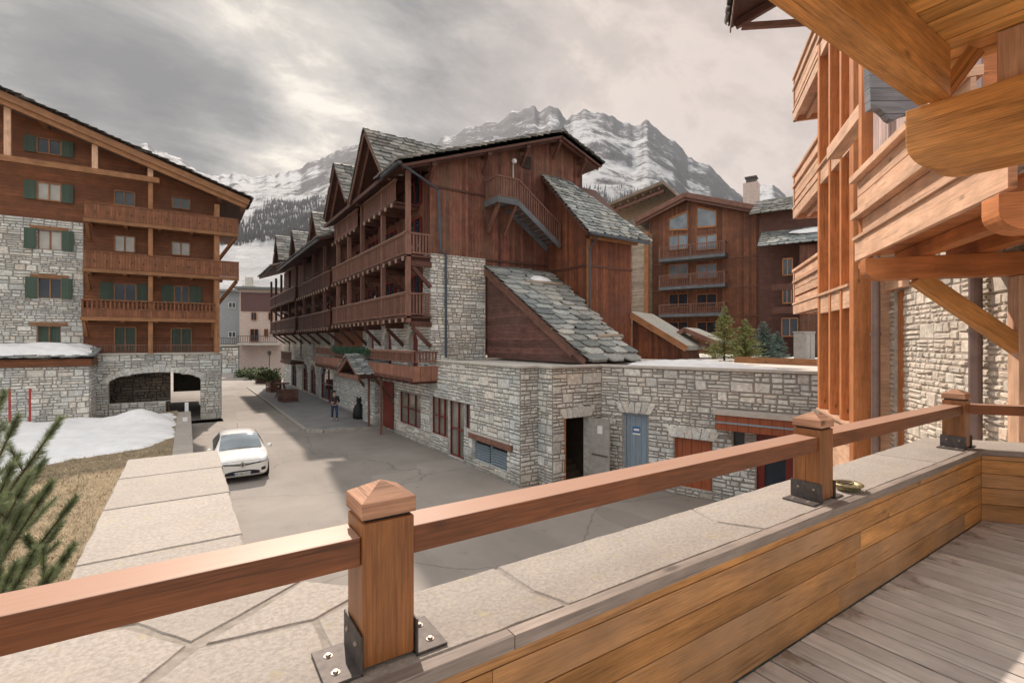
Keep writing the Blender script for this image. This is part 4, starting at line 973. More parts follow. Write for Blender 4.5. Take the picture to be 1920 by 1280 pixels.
# lower roof farther along, with its small dormers
def zr2(X): return 11.9+.369*(X-8.0)
m = MB(128); q = [(7.4, 34.62, zr2(7.4)), (16.6, 34.62, zr2(16.6)), (16.6, 34.62, zr2(16.6)+.2), (7.4, 34.62, zr2(7.4)+.2)]; m.prism(q, (0, 17.4, 0)); q = [(6.9, 52.1, 12.0), (16.6, 52.1, 15.4), (16.6, 52.1, 15.6), (6.9, 52.1, 12.2)]; m.prism(q, (0, 10.5, 0)); r2 = m.build('roof', M['redtim'], CC)
m = MB(129); slates(m, (7.3, 52, zr2(7.3)+.2), -eY, V((1, 0, .369)), 17.4, 1.2, .7, .4, 9, thick=.08); slates(m, (6.8, 62.6, 12.17), -eY, V((1, 0, .35)), 10.5, 1.2, .7, .4, 9, thick=.08); m.build('slates', M['slateb'], r2)
m = MB(130); m.tube([(7.32, 34.6, zr2(7.4)+.02), (7.32, 51.9, zr2(7.4)+.02)], .09, 8); m.build('gutter', M['gutter'], r2)
# dormers: cross gables over the balconies
def dormer(yc, hw, z0, z1, xf, xb, seed, parent, big=True, w=.55):
    c = (z1-z0)/hw; L_ = math.hypot(hw, z1-z0)
    m = MB(seed); t = .16
    for s in (-1, 1):
        q = [(xf, yc+s*(hw+.1), z0-.1*c), (xf, yc, z1), (xf, yc, z1+t), (xf, yc+s*(hw+.1), z0-.1*c+t)]
        x2 = xb; m.prism([V(p) for p in q], (.12, 0, 0))
        m.face([(xf, yc+s*(hw+.1), z0-.1*c), (xf, yc, z1), (xb, yc, z1), (xf+1.0, yc+s*(hw+.1), z0-.1*c)])
    ro = m.build('dormer_roof', M['redtim'], parent)
    m = MB(seed+1); xs = lambda v: xf+.9+(xb-xf-.9)*min(1, v/L_)
    slates(m, (xf-.1, yc-hw-.08, z0-.08*c+t), eX, V((0, hw, z1-z0)), 1, L_+.12, w, .36, seed, uext=lambda v: (0, xs(v)-xf+.1), thick=.06)
    slates(m, (xb, yc+hw+.08, z0-.08*c+t), -eX, V((0, -hw, z1-z0)), 1, L_+.12, w, .36, seed+3, uext=lambda v: (xb-xs(v), xb-xf+.1), thick=.06)
    m.build('slates', M['slateb'], ro)
    m = MB(seed+2)
    for s in (-1, 1):
        for k, dx in ((0, -.04), (1, .32)): m.beam((xf+dx, yc+s*hw, z0+.02-k*.1), (xf+dx, yc, z1+.06-k*.1), .07, .22, up=(0, 0, 1))
    m.build('barge_board', M['redlight'], ro)
    m = MB(seed+4); m.prism([(xf+1.5, yc-hw+.2, z0-.1), (xf+1.5, yc+hw-.2, z0-.1), (xf+1.5, yc, z1-.25)], (.1, 0, 0)); m.build('gable_panel', M['red_v'], ro)
    return ro
dormer(25.2, 2.75, 12.65, 15.6, 7.65, 15.9, 140, CC); dormer(31.3, 2.6, 12.9, 15.7, 7.65, 15.9, 150, CC)
dormer(36.8, 1.5, 12.0, 13.9, 7.5, 12.6, 160, CC, w=.5); dormer(47.0, 1.9, 12.1, 14.5, 7.9, 13.5, 165, CC); dormer(54.5, 1.9, 12.8, 15.4, 7.6, 13.5, 170, CC)
m = MB(131); m.lathe((10.4, 38.2, 12.9), [(.32, 0), (.32, 1.6), (.5, 1.65), (.5, 1.75), (.1, 1.95)], 12); m.box(9.9, 10.9, 37.8, 38.6, 12.2, 13.0); m.build('chimney', M['gutter'], CC)
# balconies on the street side
ys1 = [20.9, 24.3, 27.8, 30.5, 33.1, 34.4]; 
M['handr'] = wood('silvered handrail', (.36, .25, .19), vary=.3, grain=.5)
def bal_street(ya, yb, z0, z1, seed, posts=(), mat=M['redlight'], side=False, solid=0, X=8.2):
    m = MB(seed); m.box(X-.02, 9.38, ya, yb, z0, z0+.09, along=eY); m.box(X-.06, X-.022, ya-.02, yb, z0-.02, z0+.10, along=eY)
    y = ya+.15
    while y < yb: m.box(X-.1, 9.38, y, y+.12, z0-.17, z0-.002, along=eX); y += .85
    bo = m.build('balcony', M['redtim'], CC)
    m = MB(seed+1); balustrade(m, (X+.02, ya+.05), (X+.02, yb-.05), z0+.09+solid, z1, .15, .07, .09)
    if side: balustrade(m, (X+.08, ya+.03), (9.33, ya+.03), z0+.09+solid, z1, .135, .085, .085)
    m.build('balustrade', mat, bo)
    if not solid:
        y = ya+.15
        while y < yb: m = MB(seed+7); m.box(X-.16, X-.102, y-.01, y+.13, z0-.18, z0+.0, along=eX); y += .85; m.build('joist_end', M['handr'], bo)
    m = MB(seed+6); m.box(X-.06, X+.08, ya, yb, z1+.002, z1+.035, along=eY); m.build('handrail', M['handr'], bo)
    if solid:
        m = MB(seed+2); m.box(X-.05, X-.01, ya-.03, yb, z0-.05, z0+solid); m.box(X-.01, 9.3, ya-.03, ya+.01, z0-.05, z0+solid); m.build('panel', M['bpanel'], bo)
    return bo
M['bpanel'] = wood('faded balcony panel', (.27, .125, .085), plank=.5, vert=True, vary=.3, grain=.4)
for k, (z0, z1) in enumerate(((5.95, 7.1), (8.7, 9.8))):
    bal_street(20.85, 34.4, z0, z1, 180+k*5, side=True); bal_street(34.6, 46, z0-.1, z1-.1, 190+k*5, mat=M['redtim'], X=8.1); bal_street(46.2, 61.5, z0-.1, z1-.1, 195+k*5, mat=M['redtim'], X=7.9)
bal_street(22.3, 27.4, 11.4, 12.5, 201); bal_street(28.5, 33.9, 11.4, 12.5, 204); bal_street(20.1, 39.5, 3.2, 4.47, 207, side=True, solid=.62)
bal_street(50, 56, 2.9, 3.9, 211, mat=M['redtim'])
for Y in (20.95, 24.3, 27.8, 30.5, 33.1, 36.3, 40, 43.5, 47, 50.5, 54, 57.5, 61):
    top = 12.55 if Y < 34.5 else 11.6; X = 8.28 if Y < 34.5 else 8.15
    if Y > 51: X = 7.95
    if Y in (24.3, 30.5): top = 14.2
    m = MB(int(Y*10)); m.box(X-.1, X+.1, Y-.1, Y+.1, 5.75, top, along=ZZ); po = m.build('post', M['redlight'] if Y < 34 else M['redtim'], CC)
    for zb_ in (5.82, 8.55):
        m = MB(int(Y*10)+1); m.beam((X+.12, Y, zb_-.14), (FX+.04, Y, zb_-.14), .18, .24); m.beam((X+.2, Y, zb_-.28), (FX+.02, Y, zb_-1.15), .14, .16); m.build('bracket', M['redtim'], po)
# side post and beams of the end bay, balcony doors
for k, (a, b) in enumerate(zip(ys1, ys1[1:])):
    for z in (6.05, 8.8, 11.5):
        if b-a < 2: continue
        if z > 11 and k in (1,): pass
        wall_window(CC, V((9.38, (a+b)/2+.2, z+1.05)), eY, NX, 1.6, 2.0, frame=M['redpaint'], pane=M['glass'], mull=1, name='balcony_door')
for Y in range(36, 61, 4):
    for z in (5.95, 8.7): wall_window(CC, V((9.38, Y+.5, z+1.05)), eY, NX, 1.6, 1.9, frame=M['redpaint'], pane=M['glass'], mull=1, name='balcony_door')
# gutter and rainwater pipe at the corner
a = onY(765, 318, 20.3); b = onY(822, 356, 20.85); c = onY(826, 470, 20.85); d_ = onY(836, 478, 20.9); e_ = onY(836, 668, 20.9)
m = MB(132); m.tube([V((7.7, 20.35, 12.55)), V((8.0, 20.35, 12.45)), b, c, d_, V((d_.x, 20.88, 4.15))], .06, 8); m.build('downpipe', M['gutter'], CC)
m = MB(133); m.tube([V((7.62, 20.25, 12.6)), V((7.62, 22.6, 12.6))], .08, 8); m.build('gutter', M['gutter'], CC)
# outside stair on the gable end
sx0, sx1, sx2, sy = 12.3, 13.5, 16.05, 19.8; zt_, zb_ = 11.75, 9.95
m = MB(134); m.box(sx0, sx1, sy, 21.0, zt_-.08, zt_, along=eX); m.box(sx0-.03, sx1, sy-.05, sy-.003, zt_-.25, zt_+.05, along=eX); m.box(sx0-.05, sx0-.003, sy, 21.0, zt_-.25, zt_+.05, along=eY)
sto = m.build('stair_landing', M['stairw'] if 'stairw' in M else M['redtim'], CC)
M['stairw'] = wood('blue grey stair timber', (.12, .13, .145), vary=.3, grain=.5, rough=.8); sto.data.materials[0] = M['stairw']
m = MB(135); n_ = 10
for i in range(n_):
    x = sx1+(sx2-sx1)*(i+.1)/n_; z = zt_+(zb_-zt_)*(i+1)/(n_+1); m.box(x, x+.29, sy+.05, 20.85, z-.05, z, along=eY)
m.build('stair_tread', M['stairw'], sto)
m = MB(136)
for y in (sy, 20.88): m.beam((sx1-.02, y, zt_-.12), (sx2+.05, y, zb_-.15), .06, .26)
m.build('stringer', M['stairw'], sto)
m = MB(137); balustrade(m, (sx0, sy), (sx1, sy), zt_, zt_+1.05, .13, .05, .07); balustrade(m, (sx0, 20.95), (sx0, sy+.03), zt_, zt_+1.05, .13, .05, .07)
dz = zb_-zt_; m.beam((sx1, sy, zt_+1.0), (sx2, sy, zb_+1.0), .09, .07)
for i in range(18):
    t = (i+.5)/18; x = sx1+(sx2-sx1)*t; m.beam((x, sy, zt_+dz*t), (x, sy, zt_+dz*t+1.0), .035, .05, up=(1, 0, 0))
m.beam((sx2, sy, zb_-.1), (sx2, sy, zb_+1.05), .08, .08, up=(1, 0, 0)); m.build('balustrade', M['redlight'], sto)
for x in (sx0+.15, sx1-.1):
    m = MB(138); m.beam((x, sy+.1, zt_-.2), (x, 21.0, zt_-1.45), .14, .16); m.beam((x, sy, zt_-.16), (x, 21.0, zt_-.16), .14, .14)
    m.build('stair_brace', M['redlight'], sto)
p = onY(963, 303, 20.96); m = MB(139); m.lathe(p+V((0, -.06, -.13)), [(.001, 0), (.1, .03), (.14, .13), (.1, .23), (.001, .26)], 14, .5); m.tube([p+V((0, .05, -.1)), p+V((0, .04, -1.2))], .02, 6); m.build('wall_lamp', M['white'], CC, smooth=False)
p = onY(988, 304, 20.96); m = MB(); m.box(p.x-.28, p.x+.28, 20.98, 21.03, p.z-.32, p.z+.32); m.build('hatch', M['dark'], CC)
# wing with lean-to slate roof (over the stair foot)
m = MB(220); zv = 10.2
m.prism([(16.2, 17.95, 4), (16.2, 20.95, 4), (16.2, 20.95, 13.35), (16.2, 17.95, zv)], (3.15, 0, 0)); m.build('wing_wall', M['red_v2'], CC)
m = MB(221); m.box(16.17, 19.37, 17.91, 17.948, 8.55, 8.65); m.box(16.15, 16.196, 17.92, 20.94, 8.55, 8.65); m.build('belt_board', M['redtim'], CC)
m = MB(222); vd = V((0, 3.5, 3.65)); 
q = [(15.75, 17.35, 9.9), (15.75, 20.98, 13.55), (15.75, 20.98, 13.75), (15.75, 17.35, 10.1)]; m.prism(q, (.12, 0, 0)); m.face([(15.75, 17.35, 9.95), (19.7, 17.35, 9.95), (19.7, 20.98, 13.6), (15.75, 20.98, 13.6)])
wr = m.build('wing_roof', M['redtim'], CC)
m = MB(223)
slates(m, (15.7, 17.25, 10.02), eX, V((0, 3.63, 3.65)), 4.1, 5.2, .55, .3, 77, uext=lambda v: (0, 4.3-2.6*max(0, (v-.4)/4.8)), thick=.06); m.build('slates', M['slate'], wr)
m = MB(224); m.tube([(15.8, 17.2, 9.98), (19.8, 17.2, 9.94)], .08, 8); p = onY(1106, 450, 17.85); m.tube([(p.x, 17.3, 9.9), (p.x, 17.86, 9.4), (p.x, 17.86, 4.3)], .055, 8); m.build('gutter', M['gutter'], wr)
m = MB(225); m.box(16.22, 16.42, 17.88, 17.945, 4.2, 9.9, along=ZZ); m.beam((16.2, 17.6, 9.9), (19.4, 17.6, 9.9), .12, .14); m.build('corner_board', M['chal_t'], wr)
# catslide roof over the side wall
m = MB(226); m.prism([(12.42, 14.0, 4.09), (12.42, 20.98, 4.09), (12.42, 20.98, 8.15)], (.1, 0, 0)); m.build('side_wall', M['red_h'], CC)
m = MB(227); vd = V((0, 7.2, 4.25)); m.beam((12.33, 13.62, 4.14), (12.33, 20.98, 8.48), .18, .28); m.beam((12.27, 14.4, 4.36), (12.27, 20.98, 8.26), .06, .14); bb = m.build('catslide_board', M['redlight'], CC)
m = MB(228); m.face([(12.3, 13.55, 4.06), (14.9, 13.55, 4.06), (16.0, 20.98, 8.42), (12.3, 20.98, 8.42)]); m.box(12.5, 15.2, 14.05, 14.2, 4.09, 4.4); cr = m.build('catslide_roof', M['redtim'], CC)
m = MB(229); slates(m, (12.2, 13.35, 4.13), eX, vd, 3.4, 8.75, .78, .47, 78, uext=lambda v: (0, 2.75+1.25*min(1, v/7.5)+.12*math.sin(v*4)), thick=.075); m.build('slates', M['slate'], cr)
def croof(x, v): return V((x, 13.35, 4.13))+vd.normalized()*v+V((0, -.5, .86))*.14
for v, x0_, x1_ in ((1.7, 13.9, 15.35), (6.9, 13.5, 15.7)):
    m = MB(230); m.tube([croof(x0_, v), croof((x0_+x1_)/2, v+.03), croof(x1_, v)], .09, 8); m.build('snow_guard', M['oakgrey'], cr)
m = MB(231)
for i in range(9):
    for j in range(7):
        pass
c0 = croof(14.75, 7.35)
def bump_h(u, v): return .17*max(0, 1-(u/.62)**2-(v/.45)**2)**.5
G = {}
for i in range(15):
    for j in range(11):
        u = -.62+1.24*i/14; v = -.45+.9*j/10; r_ = math.hypot(u/.62, v/.45)
        if r_ > 1: u /= r_; v /= r_
        G[i, j] = c0+eX*u+vd.normalized()*v+V((0, -.5, .86))*(bump_h(u, v)*(1+.3*noise.noise(V((u*3, v*3, 1))))-.06)
for i in range(14):
    for j in range(10): m.face([G[i, j], G[i+1, j], G[i+1, j+1], G[i, j+1]])
o = m.build('snow_lump', M['snow'], smooth=True, weld=True); tag(o, 'small white lump of snow left on the green grey slates above the log guard', 'snow')
# entrance porch
m = MB(232); po = thing('entrance_porch', 'small dark gabled entrance porch with pale slates over the street door of the red chalet', 'porch', (8, 27, 0)) if False else None
yc, hw, z0_, z1_, xf = 27.5, 2.1, 3.05, 4.0, 7.35
for s in (-1, 1): m.prism([(xf, yc+s*hw, z0_), (xf, yc, z1_), (xf, yc, z1_+.12), (xf, yc+s*hw, z0_+.12)], (FX-xf, 0, 0))
pr_ = m.build('porch', M['redtim'], CC)
m = MB(233); Ls = math.hypot(hw, z1_-z0_); slates(m, (xf-.08, yc-hw-.05, z0_+.12), eX, V((0, hw, z1_-z0_)), FX-xf, Ls+.1, .42, .28, 91); slates(m, (FX, yc+hw+.05, z0_+.12), -eX, V((0, -hw, z1_-z0_)), FX-xf+.05, Ls+.1, .42, .28, 92); m.build('slates', M['slate'], pr_)
m = MB(234)
for s in (-1, 1):
    m.beam((xf+.02, yc+s*hw, z0_+.02), (xf+.02, yc, z1_+.02), .08, .22)
m.beam((xf+.1, yc-hw+.1, z0_-.05), (xf+.1, yc+hw-.1, z0_-.05), .14, .2); m.build('barge_board', M['redlight'], pr_)
for y in (yc-hw+.25, yc+hw-.3):
    m = MB(235); m.beam((xf+.9, y, z0_-.02), (FX, y, z0_-1.5), .12, .14); m.beam((xf+.1, y, z0_), (FX, y, z0_), .14, .18); m.build('brace', M['redtim'], pr_)
for x, y in ((8.55, 25.4), (8.5, 27.35)): m = MB(236); m.box(x-.05, x+.05, y-.05, y+.05, .0 if y < 26 else .155, 3.05, along=ZZ); m.build('porch_post', M['redlight'], pr_)
m = MB(237); m.box(FX-.09, FX-.055, 25.6, 27.2, .16, 2.7); m.build('street_door', M['redpaint'], CC)
m = MB(238); m.box(8.9, FX-.06, 27.4, 29.6, .15, 2.6); sb_ = m.build('buttress', M['stone'], CC)
m = MB(239); masonry(m, (8.85, 27.35, 0), eY, NX, 2.3, .15, 2.62, size=1.12, seed=71); masonry(m, (8.85, 27.35, 0), eX, NY, .5, .15, 2.62, size=1.12, seed=72); m.build('buttress_face', M['stone'], CC)
# garland on the balcony rail
m = MB(240); rg = random.Random(6)
for i in range(2600):
    Y = rg.uniform(26.0, 33.6); a = rg.uniform(0, 6.28); rr = rg.random()**.5*.19
    c = V((8.08+rr*math.cos(a), Y, 4.36+.07*math.sin(Y*4)+rr*math.sin(a)*1.1)); u = V((rg.uniform(-1, 1), rg.uniform(-1, 1), rg.uniform(-1, 1))).normalized()*rg.uniform(.05, .11); w_ = u.cross(V((rg.uniform(-1, 1), 1, rg.uniform(-1, 1)))).normalized()*.025
    m.face([c-w_, c+w_, c+u])
M['garl'] = plain('garland green', (.03, .085, .05), .7, nz=.5, nscale=12)
o = m.build('garland', M['garl']); tag(o, 'dark green fir garland tied along the balcony rail above the entrance porch', 'garland')
# ------------------------------------------------------------------ a wall plane that can be measured from the picture
class Face:
    def __init__(s, P, d, nn): s.O = V((P[0], P[1], 0)); s.d = V((d[0], d[1], 0)).normalized(); s.n = V((nn[0], nn[1], 0)).normalized()
    def m(s, px, py, off=0):
        p, k = on_line(px, (s.O.x+s.n.x*off, s.O.y+s.n.y*off), (s.d.x, s.d.y)); D = p.x*SN+p.y*CS; return k, H+(640-py)/FPX*D
    def P(s, k, z, off=0): return s.O+s.d*k+s.n*off+V((0, 0, z))
    def box(s, mb, k0, k1, z0, z1, o0, o1, along=None, var=None):
        q = [s.P(k0, z0, o1), s.P(k1, z0, o1), s.P(k1, z1, o1), s.P(k0, z1, o1)]
        if s.d.cross(V((0, 0, 1))).dot(s.n) < 0: q.reverse()
        mb.hull(q, [p-s.n*(o1-o0) for p in q], along, mb.r.random() if var is None else var, (mb.r.random()*9, mb.r.random()*9) if along is not None else (0, 0))
    def poly(s, mb, pts, o0, o1):
        q = [s.P(k, z, o1) for k, z in pts]; mb.hull(q, [p-s.n*(o1-o0) for p in q])
def camxy(x, D): return V((CS*x+SN*D, -SN*x+CS*D, 0))
def camdir(x, D): return V((CS*x+SN*D, -SN*x+CS*D, 0)).normalized()

# ------------------------------------------------------------------ left chalet
LC = thing('balcony_chalet', 'tall chestnut chalet with green shutters, carved balconies and a stone arch at street level', 'chalet', (-2, 37, 0))
F = Face((0, 37), (1, 0), (0, -1)); FB = Face((0, 35.8), (1, 0), (0, -1)); FR = Face((0, 35.4), (1, 0), (0, -1)); FA = Face((0, 36.3), (1, 0), (0, -1))
xw = F.m(157, 500)[0]; xe = F.m(411, 500)[0]; zstone = 11.66
ra_, za_ = FR.m(0, 176); rb_, zb2 = FR.m(459, 376); slp = (zb2-za_)/(rb_-ra_)
def zroof(X): return za_+slp*(X-ra_)
xl = -10.6
m = MB(301); m.prism([(xl, 37, zstone), (xw-.02, 37, zstone), (xw-.02, 37, 4.0), (xe, 37, 4.0), (xe, 37, zroof(xe)-.2), (xl, 37, zroof(xl)-.2)], (0, .2, 0)); m.build('wood_wall', M['chal_h'], LC)
m = MB(302); m.box(xl-8, xe, 37.22, 52, 4.02, 13.2); m.box(xl-8, F.m(163, 700)[0], 37.22, 52, 0, 4.0); m.build('body', M['dark'], LC)
wl_ = []
lrows = [(258, 293, 70, 115), (341, 379, 70, 115), (430, 470, 71, 116), (521, 560, 72, 115), (611, 643, 70, 114)]
sops = []
for yt, yb, a, b in lrows[2:]:
    k0, z1 = F.m(a, yt); k1, z0 = F.m(b, yb); sops.append((k0-xl, k1-xl, z0, z1))
m = MB(303); masonry(m, (xl, 36.95, 0), eX, NY, xw-xl, 3.2, zstone, openings=sops, size=1.2, seed=51); m.build('stone_wall', M['stone'], LC)
for i, (yt, yb, a, b) in enumerate(lrows):
    k0, z1 = F.m(a, yt); k1, z0 = F.m(b, yb); P = V(((k0+k1)/2, 37.0 if i < 2 else 37.12, (z0+z1)/2))
    fo = wall_window(LC, P, eX, NY, k1-k0, z1-z0, frame=M['chal_t'], pane=(M['glass'], M['curtain'], M['curtain'], M['glass'], M['shutter'])[i], shutter=None, mull=1, cross=0, lintel=None, depth=.05)
    if i < 4:
        for s in (-1, 1):
            q = MB(9); sw = (k1-k0)*.5; cx_ = (k0+k1)/2+s*((k1-k0)/2+sw/2+.03); yy = 36.93 if i < 2 else 36.86
            q.box(cx_-sw/2, cx_+sw/2, yy-.04, yy, z0-.03, z1+.03); q.build('shutter', M['shutter'], fo)
    if i > 1: q = MB(8); q.box(k0-.3, k1+.3, 36.85, 37.0, z1+.03, z1+.2, along=eX); q.build('lintel', M['chal_t'], fo)
rrows = [((215, 253, 357, 388), (323, 356, 369, 394), False, 0), ((215, 253, 441, 474), (322, 356, 453, 480), False, 0), ((215, 255, 531, 566), (327, 354, 536, 570), True, 0), ((215, 255, 613, 660), (321, 359, 615, 661), False, 1)]
for ra2, rb2, sh, green in rrows:
    for a, b, yt, yb in (ra2, rb2):
        k0, z1 = F.m(a, yt); k1, z0 = F.m(b, yb)
        fo = wall_window(LC, V(((k0+k1)/2, 36.99, (z0+z1)/2)), eX, NY, k1-k0, z1-z0, frame=M['chal_t'], pane=M['shutter'] if green else (M['curtain'] if 430 < yt < 460 else M['glass']), mull=1)
        if sh:
            for s in (-1, 1):
                q = MB(9); sw = .62; cx_ = (k0+k1)/2+s*((k1-k0)/2+sw/2+.04); q.box(cx_-sw/2, cx_+sw/2, 36.90, 36.95, z0-.02, z1+.03); q.build('shutter', M['shutter'], fo)
# balconies
def chbal(pt0, pt1, pb0, pb1, xend, solid, seed):
    k0, zt0 = FB.m(*pt0); k1, zt1 = FB.m(*pt1); _, zb0 = FB.m(*pb0); _, zb1 = FB.m(*pb1); zt = (zt0+zt1)/2; zb = (zb0+zb1)/2; ke = FB.m(xend, 500)[0]
    m = MB(seed); m.box(k0, ke, 35.82, 36.98, zb+.12, zb+.22, along=eX); m.box(k0-.05, ke, 35.74, 35.90, zb, zb+.20, along=eX)
    for i in range(int((ke-k0)/1.6)+1): m.box(k0+.1+i*1.6, k0+.26+i*1.6, 35.9, 36.98, zb-.06, zb+.118, along=eY)
    bo = m.build('balcony', M['chal_t'], LC)
    m = MB(seed+1); m.box(k0, ke, 35.77, 35.88, zt-.07, zt, along=eX)
    if solid:
        x = k0
        while x < ke-.01: m.box(x+.002, min(ke, x+.14)-.002, 35.80, 35.83, zb+.23, zt-.072); x += .14
        m.box(ke-.03, ke, 35.84, 36.98, zb+.23, zt-.07); m.box(k0, k0+.03, 35.84, 36.98, zb+.23, zt-.07)
    else:
        zm = zb+.22+(zt-zb)*.35; x = k0
        m.box(k0, ke, 35.80, 35.83, zb+.23, zm); m.box(k0, ke, 35.78, 35.86, zm, zm+.06, along=eX)
        while x < ke-.05: m.box(x+.02, x+.10, 35.805, 35.835, zm+.06, zt-.07); x += .2
        m.box(k0, k0+.03, 35.84, 36.98, zb+.23, zt-.07)
    m.build('balustrade', M['chal_b'], bo)
    if solid:
        x = k0+.5
        while x < ke: m = MB(4); m.lathe(V((x, 35.79, (zb+zt)/2)), [(.001, 0), (.001, 0)], 3); x += 100
        m = MB(5); x = k0+.45
        while x < ke-.2: m.box(x-.02, x+.02, 35.785, 35.80, (zb+zt)/2-.02, (zb+zt)/2+.09); x += .55
        m.build('cut_out', M['dark'], bo)
    for kk in (k0+.08, ke-.12, FB.m(282, 500)[0]):
        if kk > ke: continue
        kw = min(kk, xe-.05); m = MB(seed+3); m.beam((kk, 35.95, zb-.02), (kw, 36.98, zb-.85-(kk-kw)*.6), .15, .16); m.build('bracket', M['chal_t'], bo)
    return zt, zb
zA = chbal((158, 378), (400, 404), (160, 415), (395, 439), 447, True, 310)
zB = chbal((157, 470), (445, 490), (157, 508), (395, 524), 448, True, 320)
zC = chbal((152, 560), (400, 568), (152, 601), (397, 604), 404, False, 330)
m = MB(340); k0 = FA.m(172, 600)[0]; k1 = FA.m(404, 600)[0]; balustrade(m, (k0, 36.35), (k1, 36.35), 4.2, 4.72, .12, .04, .05); m.build('low_railing', M['redlight'], LC)
for px, zt_2, zb_2, w_ in ((282, zroof(FB.m(282, 400)[0])-.5, 4.2, .22), (407, zA[0]+.8, 4.2, .28)):
    k = FB.m(px, 400)[0]; m = MB(px); m.box(k-w_/2, k+w_/2, 35.9, 36.12, zb_2, zt_2, along=ZZ); m.build('post', M['chal_t'], LC)
k = F.m(405, 500)[0]; m = MB(344); m.box(k-.15, k+.12, 36.8, 36.99, 4.2, 13.2, along=ZZ); m.build('corner_post', M['chal_t'], LC)
m = MB(345); k0, z0 = FB.m(-60, 287); k1, z1 = FB.m(299, 335); zz = (FB.m(0, 300)[1]+z1)/2; m.beam((k0, 35.85, zz), (k1, 35.85, zz), .28, .30); m.build('tie_beam', M['chal_t'], LC)
for px in (14, 178, 282):
    k = FB.m(px, 300)[0]; m = MB(px+1); m.box(k-.13, k+.13, 35.75, 35.99, zz+.15, zroof(k)-.42, along=ZZ); m.build('king_post', M['palewood'], LC)
# roof
m = MB(350)
XL = -12.6; xr_ = rb_+.25
q = [(XL, 35.4, zroof(XL)), (xr_, 35.4, zroof(xr_)), (xr_, 35.4, zroof(xr_)+.22), (XL, 35.4, zroof(XL)+.22)]; m.prism(q, (0, 17, 0))
q = [(XL-11, 35.4, zroof(XL)+slp*11), (XL, 35.4, zroof(XL)), (XL, 35.4, zroof(XL)+.22), (XL-11, 35.4, zroof(XL)+slp*11+.22)]; m.prism(q, (0, 17, 0)); ro = m.build('roof', M['chal_h'], LC)
m = MB(351); slates(m, (xr_+.15, 35.25, zroof(xr_)+.2), eY, V((-1, 0, -slp)), 3.2, (xr_-XL)*math.hypot(1, slp), .6, .42, 52, thick=.09); m.build('slates', M['slateb'], ro)
m = MB(352); m.beam((XL, 35.38, zroof(XL)-.02), (xr_, 35.38, zroof(xr_)-.02), .08, .34); m.beam((XL, 35.55, zroof(XL)-.32), (xr_-.2, 35.55, zroof(xr_-.2)-.32), .22, .28); m.build('barge_board', M['chal_t'], ro)
for X in (xr_-.25, xe, -2.2, -6.5): m = MB(353); m.beam((X, 35.45, zroof(X)-.25), (X, 37.1, zroof(X)-.25), .26, .3); m.build('purlin', M['chal_t'], ro)
for px in (180, 312):
    k, z = FR.m(px, 250); m = MB(px); m.lathe((k, 36.4, zroof(k)+.1), [(.12, 0), (.12, .35), (.16, .36), (.16, .42), (.001, .46)], 8); m.build('roof_vent', M['iron'], LC)
# arched stone base and annex
b0 = FA.m(163, 700)[0]; b1 = FA.m(415, 700)[0]; o0 = FA.m(204, 720)[0]; o1 = FA.m(376, 720)[0]; om = FA.m(311, 740)[0]
zt_a = FA.m(290, 698)[1]; zsill = FA.m(250, 755)[1]
m = MB(360); masonry(m, (b0, 36.3, 0), eX, NY, b1-b0, 0, 4.12, openings=((o0-b0, o1-b0, zsill, zt_a, .55), (om-b0, o1-b0, .0, zsill-.001)), size=1.2, seed=53)
m.build('arch_wall', M['stone'], LC)
m = MB(361); m.box(b0, b1+.1, 36.2, 37.2, 4.12, 4.22); m.build('ledge', M['concrete'], LC)
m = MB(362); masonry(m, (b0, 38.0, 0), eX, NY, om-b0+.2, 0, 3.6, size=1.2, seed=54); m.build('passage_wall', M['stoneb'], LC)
m = MB(363); m.box(om+.2, b1+.3, 45.7, 46, 1.05, 3.5); m.build('passage_blocker', M['stoneb'], LC)  # added screen high in the passage, so the opening reads dark above a slit
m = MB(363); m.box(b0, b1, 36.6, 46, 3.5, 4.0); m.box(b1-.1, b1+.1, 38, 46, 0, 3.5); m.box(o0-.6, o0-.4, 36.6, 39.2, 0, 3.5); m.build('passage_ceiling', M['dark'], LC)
LC2 = None
AX = FA.m(168, 700)[0]; FN = Face((0, 34.2), (1, 0), (0, -1)); ax1 = FN.m(168, 700)[0]; zf0 = FN.m(100, 687)[1]; zf1 = FN.m(100, 673)[1]
m = MB(364); masonry(m, (-15, 34.2, 0), eX, NY, ax1+15, 0, zf0, size=1.2, seed=55); masonry(m, (ax1, 34.2, 0), eY, eX, 2.1, 0, zf0, size=1.2, seed=56); m.build('annex_wall', M['stone'], LC)
m = MB(365); m.box(-15, ax1+.1, 34.05, 36.9, zf0+.01, zf1, along=eX); m.build('annex_fascia', M['chal_h'], LC)
m = MB(366); slates(m, (-15, 33.9, zf1+.05), eX, V((0, 3, .45)), ax1+15.2, 3.0, .7, .35, 57, thick=.06); m.build('annex_roof', M['slate'], LC)
so = snow_sheet('snow_on_roof', [(-15, 34.05), (ax1+.0, 34.05), (ax1-.1, 36.9), (-15, 36.9)], lambda x, y: zf1+.08+(y-34)*.15, .55, 8, 60)
tag(so, 'thick snow lying on the flat annex roof below the green shuttered windows', 'snow', kind='stuff')

